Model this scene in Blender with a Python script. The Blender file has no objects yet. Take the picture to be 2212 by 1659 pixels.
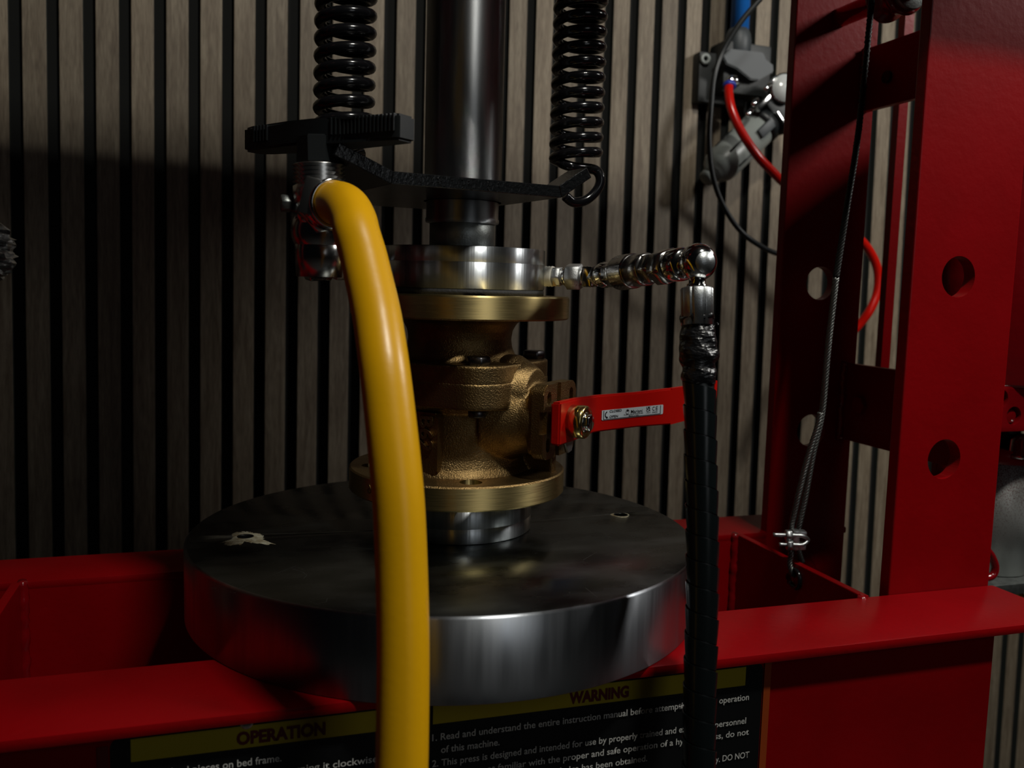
import bpy, bmesh, math, random
from mathutils import Vector, Matrix
random.seed(7)
V = Vector
S = bpy.context.scene
PI = math.pi

# ------------------------------------------------------------------ camera
W, H = 2212, 1659
F = 1969.956
CAM = V((-0.185634, -0.712818, 0.197732))
CR = V((0.951894, -0.305288, 0.02639)).normalized()
CW = V((0.306320, 0.945760, -0.108191)).normalized()
CU = CR.cross(CW).normalized()
CR = CW.cross(CU).normalized()
cd = bpy.data.cameras.new('camera'); co = bpy.data.objects.new('camera', cd)
S.collection.objects.link(co)
cd.sensor_fit = 'HORIZONTAL'; cd.sensor_width = 36; cd.lens = F / W * 36
cd.clip_start = 0.02
co.matrix_world = Matrix((( CR.x, CU.x, -CW.x, CAM.x), (CR.y, CU.y, -CW.y, CAM.y), (CR.z, CU.z, -CW.z, CAM.z), (0, 0, 0, 1)))
cd.dof.use_dof = True; cd.dof.focus_distance = 0.69; cd.dof.aperture_fstop = 8.0
S.camera = co

# ------------------------------------------------------------------ world, lamps, exposure
wd = bpy.data.worlds.new('world'); S.world = wd; wd.use_nodes = True
wd.node_tree.nodes['Background'].inputs[0].default_value = (0.75, 0.85, 1.0, 1)
wd.node_tree.nodes['Background'].inputs[1].default_value = 0.002
S.view_settings.view_transform = 'Standard'; S.view_settings.look = 'None'
S.view_settings.gamma = 1; S.view_settings.exposure = 0.0; S.view_settings.use_curve_mapping = False

def area(name, loc, target, sx, sy, power, col=(1, 1, 1), spread=180, roll=0):
    l = bpy.data.lights.new(name, 'AREA'); l.shape = 'RECTANGLE'; l.size = sx; l.size_y = sy
    l.energy = power; l.color = col; l.spread = math.radians(spread)
    o = bpy.data.objects.new(name, l); S.collection.objects.link(o)
    q = (V(target) - V(loc)).to_track_quat('-Z', 'Y')
    o.matrix_world = Matrix.Translation(V(loc)) @ q.to_matrix().to_4x4() @ Matrix.Rotation(roll, 4, 'Z')
    return o
area('ceiling_lamp', (0.30, -0.90, 1.60), (0.1, 0.2, 0.1), 0.16, 0.10, 15, (1.0, 0.97, 0.88))
area('side_lamp', (1.15, -0.30, 0.88), (0.2, 0.1, 0.0), 0.12, 0.22, 6.0, (1.0, 0.98, 0.93))
area('streak_panel', (0.46, -1.95, 0.70), (0, 0, 0.30), 0.52, 1.05, 1.3, (0.93, 0.97, 1.0))  # added soft panel for metal streaks and fill, not a known window

# ------------------------------------------------------------------ materials
def ramp(nt, fac, a, b, ca, cb):
    r = nt.nodes.new('ShaderNodeValToRGB'); r.color_ramp.elements[0].position = a; r.color_ramp.elements[1].position = b
    r.color_ramp.elements[0].color = (*ca, 1); r.color_ramp.elements[1].color = (*cb, 1)
    nt.links.new(fac, r.inputs[0]); return r
def mat(name, col, metal=0.0, rough=0.5, col2=None, cscale=40.0, bump=0.0, bscale=300.0, stretch=(1, 1, 1), coat=0.0,
        aniso=0.0, rough2=None, spec=0.5, detail=4.0, bdist=0.001, crange=(0.35, 0.65), bstretch=None, trans=0.0):
    m = bpy.data.materials.new(name); m.use_nodes = True; nt = m.node_tree; b = nt.nodes['Principled BSDF']
    b.inputs['Base Color'].default_value = (*col, 1); b.inputs['Metallic'].default_value = metal
    b.inputs['Roughness'].default_value = rough; b.inputs['Specular IOR Level'].default_value = spec
    if coat: b.inputs['Coat Weight'].default_value = coat; b.inputs['Coat Roughness'].default_value = 0.08
    if trans: b.inputs['Transmission Weight'].default_value = trans
    tc = nt.nodes.new('ShaderNodeTexCoord')
    def noise(scale, st, det=4.0):
        mp = nt.nodes.new('ShaderNodeMapping'); mp.inputs['Scale'].default_value = st
        nt.links.new(tc.outputs['Object'], mp.inputs[0])
        n = nt.nodes.new('ShaderNodeTexNoise'); n.inputs['Scale'].default_value = scale; n.inputs['Detail'].default_value = det
        nt.links.new(mp.outputs[0], n.inputs['Vector']); return n
    if col2 is not None or rough2 is not None:
        n = noise(cscale, stretch, detail)
        if col2 is not None:
            r = ramp(nt, n.outputs['Fac'], crange[0], crange[1], col, col2); nt.links.new(r.outputs[0], b.inputs['Base Color'])
        if rough2 is not None:
            r = ramp(nt, n.outputs['Fac'], crange[0], crange[1], (rough,) * 3, (rough2,) * 3); nt.links.new(r.outputs[0], b.inputs['Roughness'])
    if bump:
        n = noise(bscale, bstretch or stretch, 3.0); bp = nt.nodes.new('ShaderNodeBump')
        bp.inputs['Strength'].default_value = bump; bp.inputs['Distance'].default_value = bdist
        nt.links.new(n.outputs['Fac'], bp.inputs['Height']); nt.links.new(bp.outputs[0], b.inputs['Normal'])
    if aniso:
        b.inputs['Anisotropic'].default_value = aniso
        tg = nt.nodes.new('ShaderNodeTangent'); tg.direction_type = 'RADIAL'; tg.axis = 'Z'
        b.inputs['Anisotropic Rotation'].default_value = 0.25
        nt.links.new(tg.outputs[0], b.inputs['Tangent'])
    return m
red = mat('red_paint', (0.25, 0.0006, 0.0026), 0, 0.34, col2=(0.215, 0.0005, 0.002), cscale=15, bump=0.25, bscale=160, coat=0.0, bdist=0.0008, spec=0.22)
redg = mat('glossy_red_paint', (0.20, 0.0012, 0.004), 0, 0.22, bump=0.3, bscale=90, bdist=0.0015, coat=0.6)
lever_red = mat('lever_red', (0.42, 0.004, 0.001), 0, 0.33, bump=0.1, bscale=400)
steel = mat('turned_steel', (0.78, 0.80, 0.82), 1, 0.46, col2=(0.40, 0.41, 0.42), cscale=60, stretch=(1, 1, 0.12), aniso=0.97, rough2=0.54, bump=0.05, bscale=900, bstretch=(1, 1, 4))
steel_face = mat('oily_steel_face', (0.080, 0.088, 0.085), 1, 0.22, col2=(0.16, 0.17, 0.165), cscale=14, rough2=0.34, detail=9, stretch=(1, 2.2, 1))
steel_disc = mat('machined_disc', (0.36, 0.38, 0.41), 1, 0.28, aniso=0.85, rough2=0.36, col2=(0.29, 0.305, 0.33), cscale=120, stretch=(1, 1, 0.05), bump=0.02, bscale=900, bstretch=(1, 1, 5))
alu = mat('machined_aluminium', (0.62, 0.65, 0.68), 1, 0.30, col2=(0.34, 0.36, 0.38), cscale=150, stretch=(1, 1, 0.02), rough2=0.42, aniso=0.96, bump=0.25, bscale=160, bstretch=(1, 1, 0.02), bdist=0.0006)
dullsteel = mat('dull_steel', (0.30, 0.32, 0.31), 1, 0.45, col2=(0.22, 0.23, 0.22), cscale=130, bump=0.2, bscale=700)
brass = mat('machined_bronze', (0.60, 0.47, 0.21), 1, 0.34, col2=(0.50, 0.39, 0.17), cscale=300, stretch=(0.15, 0.15, 6), rough2=0.44, aniso=0.86, bump=0.03, bscale=500, bstretch=(0.15, 0.15, 8), bdist=0.0004)
castb = mat('cast_bronze', (0.30, 0.20, 0.085), 1, 0.36, col2=(0.20, 0.125, 0.05), cscale=60, bump=0.65, bscale=900, bdist=0.0009, rough2=0.46)
brassn = mat('bright_brass', (0.75, 0.57, 0.22), 1, 0.2)
chrome = mat('chrome', (0.62, 0.62, 0.61), 1, 0.12)
satinc = mat('satin_chrome', (0.62, 0.61, 0.58), 1, 0.27)
nickel = mat('nickel_fitting', (0.42, 0.41, 0.40), 1, 0.16, rough2=0.28, cscale=80)
zinc = mat('zinc_plate', (0.5, 0.52, 0.53), 1, 0.38, bump=0.3, bscale=1400, bdist=0.0005)
satin = mat('satin_nut', (0.55, 0.56, 0.56), 1, 0.42, bump=0.5, bscale=1700, bdist=0.0005)
blackm = mat('black_paint', (0.004, 0.0045, 0.005), 0, 0.26, bump=0.45, bscale=420, bdist=0.001)
blackspring = mat('black_spring_paint', (0.006, 0.006, 0.007), 0, 0.16, bump=0.05, bscale=500)
blackp = mat('black_plastic', (0.007, 0.009, 0.010), 0, 0.42)
hosewrap = mat('black_spiral_wrap', (0.004, 0.006, 0.0065), 0, 0.25)
tape = mat('black_tape', (0.006, 0.006, 0.007), 0, 0.30, bump=0.9, bscale=70, stretch=(1, 1, 2.5), bdist=0.004)
boltm = mat('black_oxide_bolt', (0.13, 0.125, 0.13), 1, 0.36)
yellow = mat('yellow_hose_rubber', (0.78, 0.40, 0.002), 0, 0.34, bump=0.08, bscale=200, spec=0.5)
rubber = mat('black_rubber', (0.012, 0.012, 0.012), 0, 0.7, bump=0.5, bscale=500)
felt = mat('black_felt', (0.002, 0.0025, 0.002), 0, 0.95)
slatside = mat('slat_core', (0.018, 0.024, 0.02), 0, 0.9)
ptfe = mat('white_thread_tape', (0.75, 0.72, 0.62), 0, 0.6, bump=0.8, bscale=60, stretch=(5, 1, 1), bdist=0.001)
greyp = mat('grey_plastic', (0.040, 0.047, 0.052), 0, 0.5)
greyd = mat('dark_grey_plastic', (0.012, 0.014, 0.014), 0, 0.5)
greyl = mat('light_grey_bowl', (0.23, 0.25, 0.235), 0, 0.35)
bluep = mat('blue_pipe_plastic', (0.015, 0.17, 0.62), 0, 0.3)
bluer = mat('blue_ring_plastic', (0.02, 0.04, 0.35), 0, 0.4)
redhose = mat('red_air_hose', (0.50, 0.006, 0.002), 0, 0.22)
dialw = mat('gauge_glass', (0.55, 0.57, 0.56), 0, 0.25, coat=1.0)
cable = mat('steel_rope', (0.17, 0.175, 0.165), 1, 0.42)
signb = mat('sign_black', (0.0025, 0.003, 0.0035), 0, 0.45)
signy = mat('sign_yellow', (0.42, 0.33, 0.005), 0, 0.5)
signr = mat('sign_red_ink', (0.11, 0.0015, 0.006), 0, 0.5)
signw = mat('sign_white_ink', (0.60, 0.60, 0.57), 0, 0.5)
signo = mat('sign_orange_margin', (0.30, 0.045, 0.004), 0, 0.5)
stickw = mat('sticker_white', (0.50, 0.56, 0.60), 0, 0.4)
ink = mat('sticker_ink', (0.006, 0.006, 0.008), 0, 0.5)
tan = mat('tan_tag', (0.55, 0.36, 0.13), 0, 0.5)
rust = mat('lime_deposit', (0.34, 0.33, 0.25), 0, 0.85, col2=(0.16, 0.12, 0.06), cscale=160, bump=1.0, bscale=500)
bagm = mat('clear_film', (0.045, 0.048, 0.045), 0, 0.45, spec=0.2, bump=0.5, bscale=90, bdist=0.006, trans=0.75)
spray = mat('sprayed_grey_steel', (0.30, 0.31, 0.30), 0.3, 0.45, col2=(0.07, 0.006, 0.008), cscale=420, crange=(0.50, 0.56), detail=2)
floorm = mat('concrete', (0.05, 0.05, 0.05), 0, 0.7, bump=0.3, bscale=30)

nt = spray.node_tree; tc = nt.nodes.new('ShaderNodeTexCoord'); nz = nt.nodes.new('ShaderNodeTexNoise'); nz.inputs['Scale'].default_value = 1300
sp_ = nt.nodes.new('ShaderNodeSeparateXYZ'); nt.links.new(tc.outputs['Object'], nz.inputs['Vector']); nt.links.new(tc.outputs['Object'], sp_.inputs[0])
m1 = nt.nodes.new('ShaderNodeMath'); m1.operation = 'MULTIPLY_ADD'; m1.inputs[1].default_value = 2.4; nt.links.new(sp_.outputs['Z'], m1.inputs[0]); nt.links.new(nz.outputs['Fac'], m1.inputs[2])
r_ = ramp(nt, m1.outputs[0], 0.52, 0.62, (0.26, 0.27, 0.26), (0.07, 0.005, 0.008)); nt.links.new(r_.outputs[0], nt.nodes['Principled BSDF'].inputs['Base Color'])
# walnut veneer
wood = bpy.data.materials.new('walnut_veneer'); wood.use_nodes = True; nt = wood.node_tree; b = nt.nodes['Principled BSDF']
tc = nt.nodes.new('ShaderNodeTexCoord'); oi = nt.nodes.new('ShaderNodeObjectInfo')
cm = nt.nodes.new('ShaderNodeVectorMath'); cm.operation = 'SCALE'; cm.inputs[3].default_value = 13.0
cx = nt.nodes.new('ShaderNodeCombineXYZ'); nt.links.new(oi.outputs['Random'], cx.inputs[0]); nt.links.new(oi.outputs['Random'], cx.inputs[2])
nt.links.new(cx.outputs[0], cm.inputs[0])
ad = nt.nodes.new('ShaderNodeVectorMath'); ad.operation = 'ADD'; nt.links.new(tc.outputs['Object'], ad.inputs[0]); nt.links.new(cm.outputs[0], ad.inputs[1])
mp = nt.nodes.new('ShaderNodeMapping'); mp.inputs['Scale'].default_value = (1, 1, 0.07); nt.links.new(ad.outputs[0], mp.inputs[0])
n1 = nt.nodes.new('ShaderNodeTexNoise'); n1.inputs['Scale'].default_value = 130; n1.inputs['Detail'].default_value = 6; n1.inputs['Distortion'].default_value = 1.2
n2 = nt.nodes.new('ShaderNodeTexNoise'); n2.inputs['Scale'].default_value = 900; n2.inputs['Detail'].default_value = 3
nt.links.new(mp.outputs[0], n1.inputs['Vector']); nt.links.new(mp.outputs[0], n2.inputs['Vector'])
r1 = ramp(nt, n1.outputs['Fac'], 0.3, 0.7, (0.140, 0.103, 0.067), (0.270, 0.222, 0.158))
r2 = ramp(nt, n2.outputs['Fac'], 0.3, 0.6, (0.62, 0.60, 0.58), (1, 1, 1))
mx = nt.nodes.new('ShaderNodeMix'); mx.data_type = 'RGBA'; mx.blend_type = 'MULTIPLY'; mx.inputs[0].default_value = 1
nt.links.new(r1.outputs[0], mx.inputs[6]); nt.links.new(r2.outputs[0], mx.inputs[7])
mv = nt.nodes.new('ShaderNodeMath'); mv.operation = 'MULTIPLY_ADD'; mv.inputs[1].default_value = 0.35; mv.inputs[2].default_value = 0.8
nt.links.new(oi.outputs['Random'], mv.inputs[0])
hs = nt.nodes.new('ShaderNodeHueSaturation'); nt.links.new(mv.outputs[0], hs.inputs['Value']); nt.links.new(mx.outputs[2], hs.inputs['Color'])
nt.links.new(hs.outputs[0], b.inputs['Base Color']); b.inputs['Roughness'].default_value = 0.6

# ------------------------------------------------------------------ helpers
def at(x, y, Y=None, X=None, Z=None, D=None):
    """3-D point seen at photo pixel x, y on a given plane (or at depth D)"""
    d = CW + CR * ((x - W / 2) / F) - CU * ((y - H / 2) / F)
    if Y is not None: t = (Y - CAM.y) / d.y
    elif X is not None: t = (X - CAM.x) / d.x
    elif Z is not None: t = (Z - CAM.z) / d.z
    else: t = D
    return CAM + d * t
def obj(name, bm, m, parent=None, smooth=None, label=None):
    me = bpy.data.meshes.new(name)
    if smooth is not None:
        for f in bm.faces: f.smooth = True
        for e in bm.edges:
            if len(e.link_faces) == 2 and e.calc_face_angle(0) > math.radians(smooth): e.smooth = False
    bm.normal_update(); bm.to_mesh(me); bm.free()
    for mm in (m if isinstance(m, (list, tuple)) else [m]): me.materials.append(mm)
    o = bpy.data.objects.new(name, me); S.collection.objects.link(o)
    if parent is not None: o.parent = parent
    if label: o['label'] = label
    return o
def thing(name, label, cat, group=None, loc=(0, 0, 0)):
    o = bpy.data.objects.new(name, None); S.collection.objects.link(o); o.location = loc; o.empty_display_size = 0.02
    o['label'] = label; o['category'] = cat
    if group: o['group'] = group
    return o
def tag(o, label, cat, group=None):
    o['label'] = label; o['category'] = cat
    if group: o['group'] = group
    return o
def basis(axis, up=None):
    z = V(axis).normalized(); u = V(up) if up is not None else (V((0, 0, 1)) if abs(z.z) < 0.95 else V((1, 0, 0)))
    x = u.cross(z).normalized(); y = z.cross(x); return x, y, z
def frame(o, axis, up=None):
    x, y, z = basis(axis, up); o = V(o)
    return Matrix(((x.x, y.x, z.x, o.x), (x.y, y.y, z.y, o.y), (x.z, y.z, z.z, o.z), (0, 0, 0, 1)))
I4 = Matrix.Identity(4)
def box(bm, lo, hi, M=I4, bev=0.0):
    c = [(lo[i] + hi[i]) / 2 for i in range(3)]; s = [hi[i] - lo[i] for i in range(3)]
    r = bmesh.ops.create_cube(bm, size=1.0, matrix=Matrix.Translation(V(c)) @ Matrix.Diagonal((*s, 1)))
    vs = r['verts']
    if bev:
        es = list({e for v in vs for e in v.link_edges})
        r2 = bmesh.ops.bevel(bm, geom=es, offset=bev, segments=2, affect='EDGES', profile=0.6)
        vs = list({v for f in r2['faces'] for v in f.verts} | {v for v in vs if v.is_valid})
        seen = set(vs); st = list(vs)
        while st:
            v = st.pop()
            for e in v.link_edges:
                w = e.other_vert(v)
                if w not in seen: seen.add(w); st.append(w)
        vs = list(seen)
    for v in vs: v.co = M @ v.co
    return vs
def lathe(bm, prof, M=I4, n=64, closed=False, wob=None):
    rings = []
    for (r, z) in prof:
        if r < 1e-7: rings.append([bm.verts.new(M @ V((0, 0, z)))])
        else: rings.append([bm.verts.new(M @ V((r * math.cos(2 * PI * k / n), r * math.sin(2 * PI * k / n), z))) for k in range(n)])
    prs = list(zip(rings[:-1], rings[1:]))
    if closed: prs.append((rings[-1], rings[0]))
    for a, b2 in prs:
        for k in range(n):
            k2 = (k + 1) % n
            q = []
            for v in ((a[k % len(a)]), a[k2 % len(a)], b2[k2 % len(b2)], b2[k % len(b2)]):
                if v not in q: q.append(v)
            if len(q) > 2:
                try: bm.faces.new(q)
                except ValueError: pass
def cyl(bm, r, z0, z1, M=I4, n=48, ch=0.0):
    if ch: lathe(bm, [(0, z0), (r - ch, z0), (r, z0 + ch), (r, z1 - ch), (r - ch, z1), (0, z1)], M, n)
    else: lathe(bm, [(0, z0), (r, z0), (r, z1), (0, z1)], M, n)
def prism(bm, pts, z0, z1, M=I4, bev=0.0):
    lo = [bm.verts.new(M @ V((x, y, z0))) for x, y in pts]; hi = [bm.verts.new(M @ V((x, y, z1))) for x, y in pts]
    n = len(pts); fs = [bm.faces.new(lo[::-1]), bm.faces.new(hi)]
    for k in range(n): fs.append(bm.faces.new((lo[k], lo[(k + 1) % n], hi[(k + 1) % n], hi[k])))
    if bev:
        es = list({e for f in fs[:2] for e in f.edges}); bmesh.ops.bevel(bm, geom=es, offset=bev, segments=2, affect='EDGES')
def hexnut(bm, r, z0, z1, M=I4, rot=0.0, hole=0.0):
    """hexagonal nut with turned (chamfered) corners: r = radius over corners"""
    n = 48; rings = []
    af = r * math.cos(PI / 6); c = r - af
    def hx(a): 
        a = (a - rot + 1e-9) % (PI / 3) - PI / 6
        return af / math.cos(a)
    for z, lim in ((z0, af * 0.985), (z0 + c * 0.6, 9), (z1 - c * 0.6, 9), (z1, af * 0.985)):
        ring = []
        for k in range(n):
            a = rot + 2 * PI * k / n; h = hx(a); rr = min(h, lim)
            zz = z
            if lim == 9:
                d = (h - af * 0.985) / (r - af * 0.985) * c * 0.6
                zz = z0 + d if z < (z0 + z1) / 2 else z1 - d
            ring.append(bm.verts.new(M @ V((rr * math.cos(a), rr * math.sin(a), zz))))
        rings.append(ring)
    for a, b2 in zip(rings[:-1], rings[1:]):
        for k in range(n): bm.faces.new((a[k], a[(k + 1) % n], b2[(k + 1) % n], b2[k]))
    bm.faces.new(rings[0][::-1]); bm.faces.new(rings[-1])
def spline(pts, n):
    """Catmull-Rom through pts, n samples per span"""
    P = [V(p) for p in pts]; P = [P[0] * 2 - P[1]] + P + [P[-1] * 2 - P[-2]]; out = []
    for i in range(1, len(P) - 2):
        for k in range(n):
            t = k / n
            out.append(0.5 * ((2 * P[i]) + (P[i + 1] - P[i - 1]) * t + (2 * P[i - 1] - 5 * P[i] + 4 * P[i + 1] - P[i + 2]) * t * t + (3 * P[i] - P[i - 1] - 3 * P[i + 1] + P[i + 2]) * t ** 3))
    out.append(P[-2]); return out
def tube(bm, path, r, n=16, caps=True):
    path = [V(p) for p in path]; prev = None; rings = []
    for i, p in enumerate(path):
        t = (path[min(i + 1, len(path) - 1)] - path[max(i - 1, 0)]).normalized()
        if prev is None: x = basis(t)[0]
        else: x = (prev - t * prev.dot(t)).normalized()
        prev = x; y = t.cross(x); rr = r(i / (len(path) - 1)) if callable(r) else r
        rings.append([bm.verts.new(p + x * rr * math.cos(2 * PI * k / n) + y * rr * math.sin(2 * PI * k / n)) for k in range(n)])
    for a, b2 in zip(rings[:-1], rings[1:]):
        for k in range(n): bm.faces.new((a[k], a[(k + 1) % n], b2[(k + 1) % n], b2[k]))
    if caps: bm.faces.new(rings[0][::-1]); bm.faces.new(rings[-1])
def BM(): return bmesh.new()
def rrect(w, h, r, n=6):
    out = []
    for cx_, cy_, a0 in ((w - r, h - r, 0), (-w + r, h - r, PI / 2), (-w + r, -h + r, PI), (w - r, -h + r, 1.5 * PI)):
        for k in range(n + 1):
            a = a0 + k / n * PI / 2; out.append((cx_ + r * math.cos(a), cy_ + r * math.sin(a)))
    return out
def modded(o, *mods):
    """bake modifiers of an object into its mesh"""
    for typ, kw in mods:
        m = o.modifiers.new(typ, typ)
        for k, v in kw.items(): setattr(m, k, v)
    dg = bpy.context.evaluated_depsgraph_get(); dg.update()
    me = bpy.data.meshes.new_from_object(o.evaluated_get(dg), depsgraph=dg)
    o.modifiers.clear(); old = o.data; o.data = me; bpy.data.meshes.remove(old)
    return o
def cut(o, bm):
    """boolean-cut a set of shapes out of o"""
    k = obj('cutter', bm, felt); m = o.modifiers.new('b', 'BOOLEAN'); m.object = k; m.operation = 'DIFFERENCE'; m.solver = 'EXACT'; m.use_self = True
    mats = [x for x in o.data.materials]
    dg = bpy.context.evaluated_depsgraph_get(); dg.update()
    me = bpy.data.meshes.new_from_object(o.evaluated_get(dg), depsgraph=dg)
    o.modifiers.clear(); old = o.data; o.data = me
    me.materials.clear()
    for x in mats: me.materials.append(x)
    for p in me.polygons: p.material_index = 0
    bpy.data.meshes.remove(old); km = k.data; bpy.data.objects.remove(k); bpy.data.meshes.remove(km)
    return o
def text_mesh(s, size=1.0, bold=0.0, depth=0.0):
    cu = bpy.data.curves.new('t', 'FONT'); cu.body = s; cu.size = size; cu.offset = bold; cu.extrude = depth; cu.resolution_u = 3
    t = bpy.data.objects.new('t', cu); S.collection.objects.link(t)
    dg = bpy.context.evaluated_depsgraph_get(); dg.update()
    me = bpy.data.meshes.new_from_object(t.evaluated_get(dg), depsgraph=dg)
    bpy.data.objects.remove(t); bpy.data.curves.remove(cu); return me
def text(name, s, M, width=None, cap=None, m=None, parent=None, bold=0.012, depth=0.0, xs=1.0):
    """lettering in the XY plane of M: scaled to a width and a capital height"""
    me = text_mesh(s, 1.0, bold, depth)
    xs_ = [v.co.x for v in me.vertices]; x0, x1 = min(xs_), max(xs_)
    sy = cap / 0.716; sx = width / (x1 - x0) if width else sy * xs
    for v in me.vertices: v.co = M @ V(((v.co.x - x0) * sx, v.co.y * sy, v.co.z * sy))
    me.materials.append(m); o = bpy.data.objects.new(name, me); S.collection.objects.link(o); o.parent = parent
    return o

# ------------------------------------------------------------------ wall of slats
wall_M = Matrix(((0.999333, -0.035099, 0.010057, 0), (0.034755, 0.998863, 0.032629, 0.5089), (-0.011191, -0.032257, 0.999417, 0), (0, 0, 0, 1)))
bm = BM(); box(bm, (-1.7, 0.0, -1.3), (2.6, 0.02, 1.6))
for v in bm.verts: v.co.y += 0.009
wall = obj('wall_back', bm, felt); wall['kind'] = 'structure'; wall.matrix_world = wall_M
meas = {0: -.4051, 1: -.3661, 2: -.3268, 3: -.2876, 4: -.248, 5: -.2085, 6: -.1687, 7: -.129, 8: -.0878, 9: -.0465, 10: -.005, 11: .0374, 12: .0768, 13: .1163,
        14: .156, 15: .1954, 16: .2347, 17: .2744, 18: .314, 19: .3537, 20: .3937, 21: .4322, 22: .4726, 23: .513, 24: .553, 25: .5934, 26: .6338, 27: .6734, 28: .713,
        29: .7525, 30: .792, 31: .8316, 32: .8715}
bm = BM(); box(bm, (0, 0, -1.3), (0.0255, 0.009, 1.6), bev=0.0007)
bm.normal_update()
for f in bm.faces:
    f.material_index = 0 if f.normal.y < -0.2 else 1
sl_me = None
for k in range(-30, 75):
    x = meas.get(k, -.4051 + .04 * k if k < 0 else .8715 + .04 * (k - 32))
    if sl_me is None:
        s = obj('slat', bm, [wood, slatside], wall); sl_me = s.data
    else:
        s = bpy.data.objects.new('slat', sl_me); S.collection.objects.link(s); s.parent = wall
    s.location = (x, 0, 0)
bm = BM(); box(bm, (-3, -3.5, -1.02), (3.5, 0.62, -1.0)); fl = obj('floor', bm, floorm); fl['kind'] = 'structure'

# ------------------------------------------------------------------ press frame
ZB = -0.0553            # top of the bed flanges
frm = thing('hydraulic_press', 'red welded steel uprights of the hydraulic press with large round pin holes', 'press')
def upright(x0, x1, y0, y1, holes, z0=-1.0, z1=0.66):
    bm = BM(); box(bm, (x0, y0, z0), (x1, y1, z1), bev=0.0012)
    o = obj('upright', bm, red, frm)
    kb = BM()
    for hx, hz in holes: cyl(kb, 0.0172, -0.05, 0.05, frame((hx, (y0 + y1) / 2, hz), (0, 1, 0)), 48)
    cut(o, kb)
    kk = BM(); kk.from_mesh(o.data)
    return o
hz = [0.2141 + 0.1545 * k for k in range(-4, 1)]
upright(0.3555, 0.4625, -0.097, -0.085, [(0.4028, z) for z in hz])
hzb = [0.2077 + 0.1553 * k for k in range(-4, 1)]
upright(0.365, 0.4635, 0.100, 0.1115, [(0.4125, z) for z in hzb] )
upright(-0.475, -0.368, -0.097, -0.085, [(-0.4214, z) for z in hz])
upright(-0.475, -0.368, 0.100, 0.1115, [(-0.4214, z) for z in hzb])
# tie bars between front and back plates
for z0, z1 in ((0.3845, 0.4475), (0.043, 0.1245)):
    for sx in (1, -1):
        bm = BM(); box(bm, (0.4525 * sx - 0.004, -0.085, z0), (0.4525 * sx + 0.004, 0.1000, z1), bev=0.001)
        obj('tie_bar', bm, red, frm)
        # welding bead
        bm = BM(); n = 26
        tube(bm, [(0.4475 * sx + random.uniform(-.0008, .0008), 0.0975 + random.uniform(-.001, .001), z0 + (z1 - z0) * k / n) for k in range(n + 1)], lambda t: 0.0036 + 0.0011 * math.sin(t * 70) + random.uniform(0, .0006), 8)
        obj('weld_bead', bm, redg, frm, smooth=60)
bm = BM(); hexnut(bm, 0.0095, 0, 0.006, frame((0.4485, 0.068, 0.083), (-1, 0, 0))); obj('bolt_head', bm, red, frm)
bm = BM(); cyl(bm, 0.006, 0, 0.003, frame((0.4485, 0.062, 0.412), (-1, 0, 0)), 24); obj('hole_plug', bm, blackm, frm)
# head beams (above the picture, heights shaped to shadow the wall) and ram cylinder
for y0, y1, z0, z1 in ((-0.185, -0.125, 0.635, 0.92), (0.125, 0.185, 0.52, 0.642)):
    bm = BM(); box(bm, (-0.50, y0, z0), (0.50, y1, z1), bev=0.003); obj('unseen_head_beam', bm, red, frm)
for sx in (1, -1):  # unseen blocks added to shade the upright tops but not the rod
    bm = BM(); box(bm, (0.42 * sx - 0.09, -0.185, 0.525), (0.42 * sx + 0.09, -0.100, 0.640), bev=0.003); obj('shade_gusset', bm, red, frm)
bm = BM(); box(bm, (-0.12, -0.105, 0.55), (0.12, 0.105, 0.62)); obj('head_plate', bm, red, frm)
bm = BM(); box(bm, (0.5465, 0.160, 0.085), (0.5585, 0.170, 0.66)); obj('guide_bar', bm, red, frm)

# winch shaft and drum between the plates
win = thing('winch_drum', 'dark red cable drum with grey end face on a shaft between the uprights', 'winch')
Mw = frame(at(1815, 38, Y=0.100) + V((0, 0.008, 0)), (0, -1, 0.0))
bm = BM(); cyl(bm, 0.0095, -0.02, 0.190, Mw, 32); obj('shaft', bm, redg, win, smooth=40)
bm = BM(); lathe(bm, [(0.0108, 0.070), (0.020, 0.070), (0.0222, 0.073), (0.0222, 0.076), (0.0185, 0.079), (0.0185, 0.095), (0.0212, 0.098), (0.0222, 0.101), (0.020, 0.104), (0.0108, 0.104)], Mw, 48); obj('drum', bm, redg, win, smooth=40)
bm = BM(); cyl(bm, 0.0190, 0.104, 0.110, Mw, 40, 0.001); obj('end_face', bm, dullsteel, win, smooth=40, label='dull grey end face')

# ------------------------------------------------------------------ press bed
bed = thing('press_bed', 'red steel press bed of two long beams carrying the round plate', 'press bed')
def flange(y0, y1, x0, x1):
    bm = BM(); box(bm, (x0, y0, ZB - 0.0075), (x1, y1, ZB), bev=0.0024); return bm
o = obj('front_beam', flange(-0.1825, -0.0975, -0.62, 0.4665), red, bed, smooth=50)
bm = BM(); box(bm, (-0.55, -0.170, -0.27), (0.396, -0.160, ZB - 0.0075)); obj('front_web', bm, red, bed)
bm = BM(); box(bm, (-0.62, -0.1825, -0.275), (0.4665, -0.0975, -0.265), bev=0.0024); obj('front_beam', bm, red, bed, smooth=50)
obj('back_beam', flange(0.1003, 0.170, -0.62, 0.4665), red, bed, smooth=50)
bm = BM(); box(bm, (-0.62, 0.1005, -0.27), (0.45, 0.108, ZB - 0.007)); obj('back_web', bm, red, bed)
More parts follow.
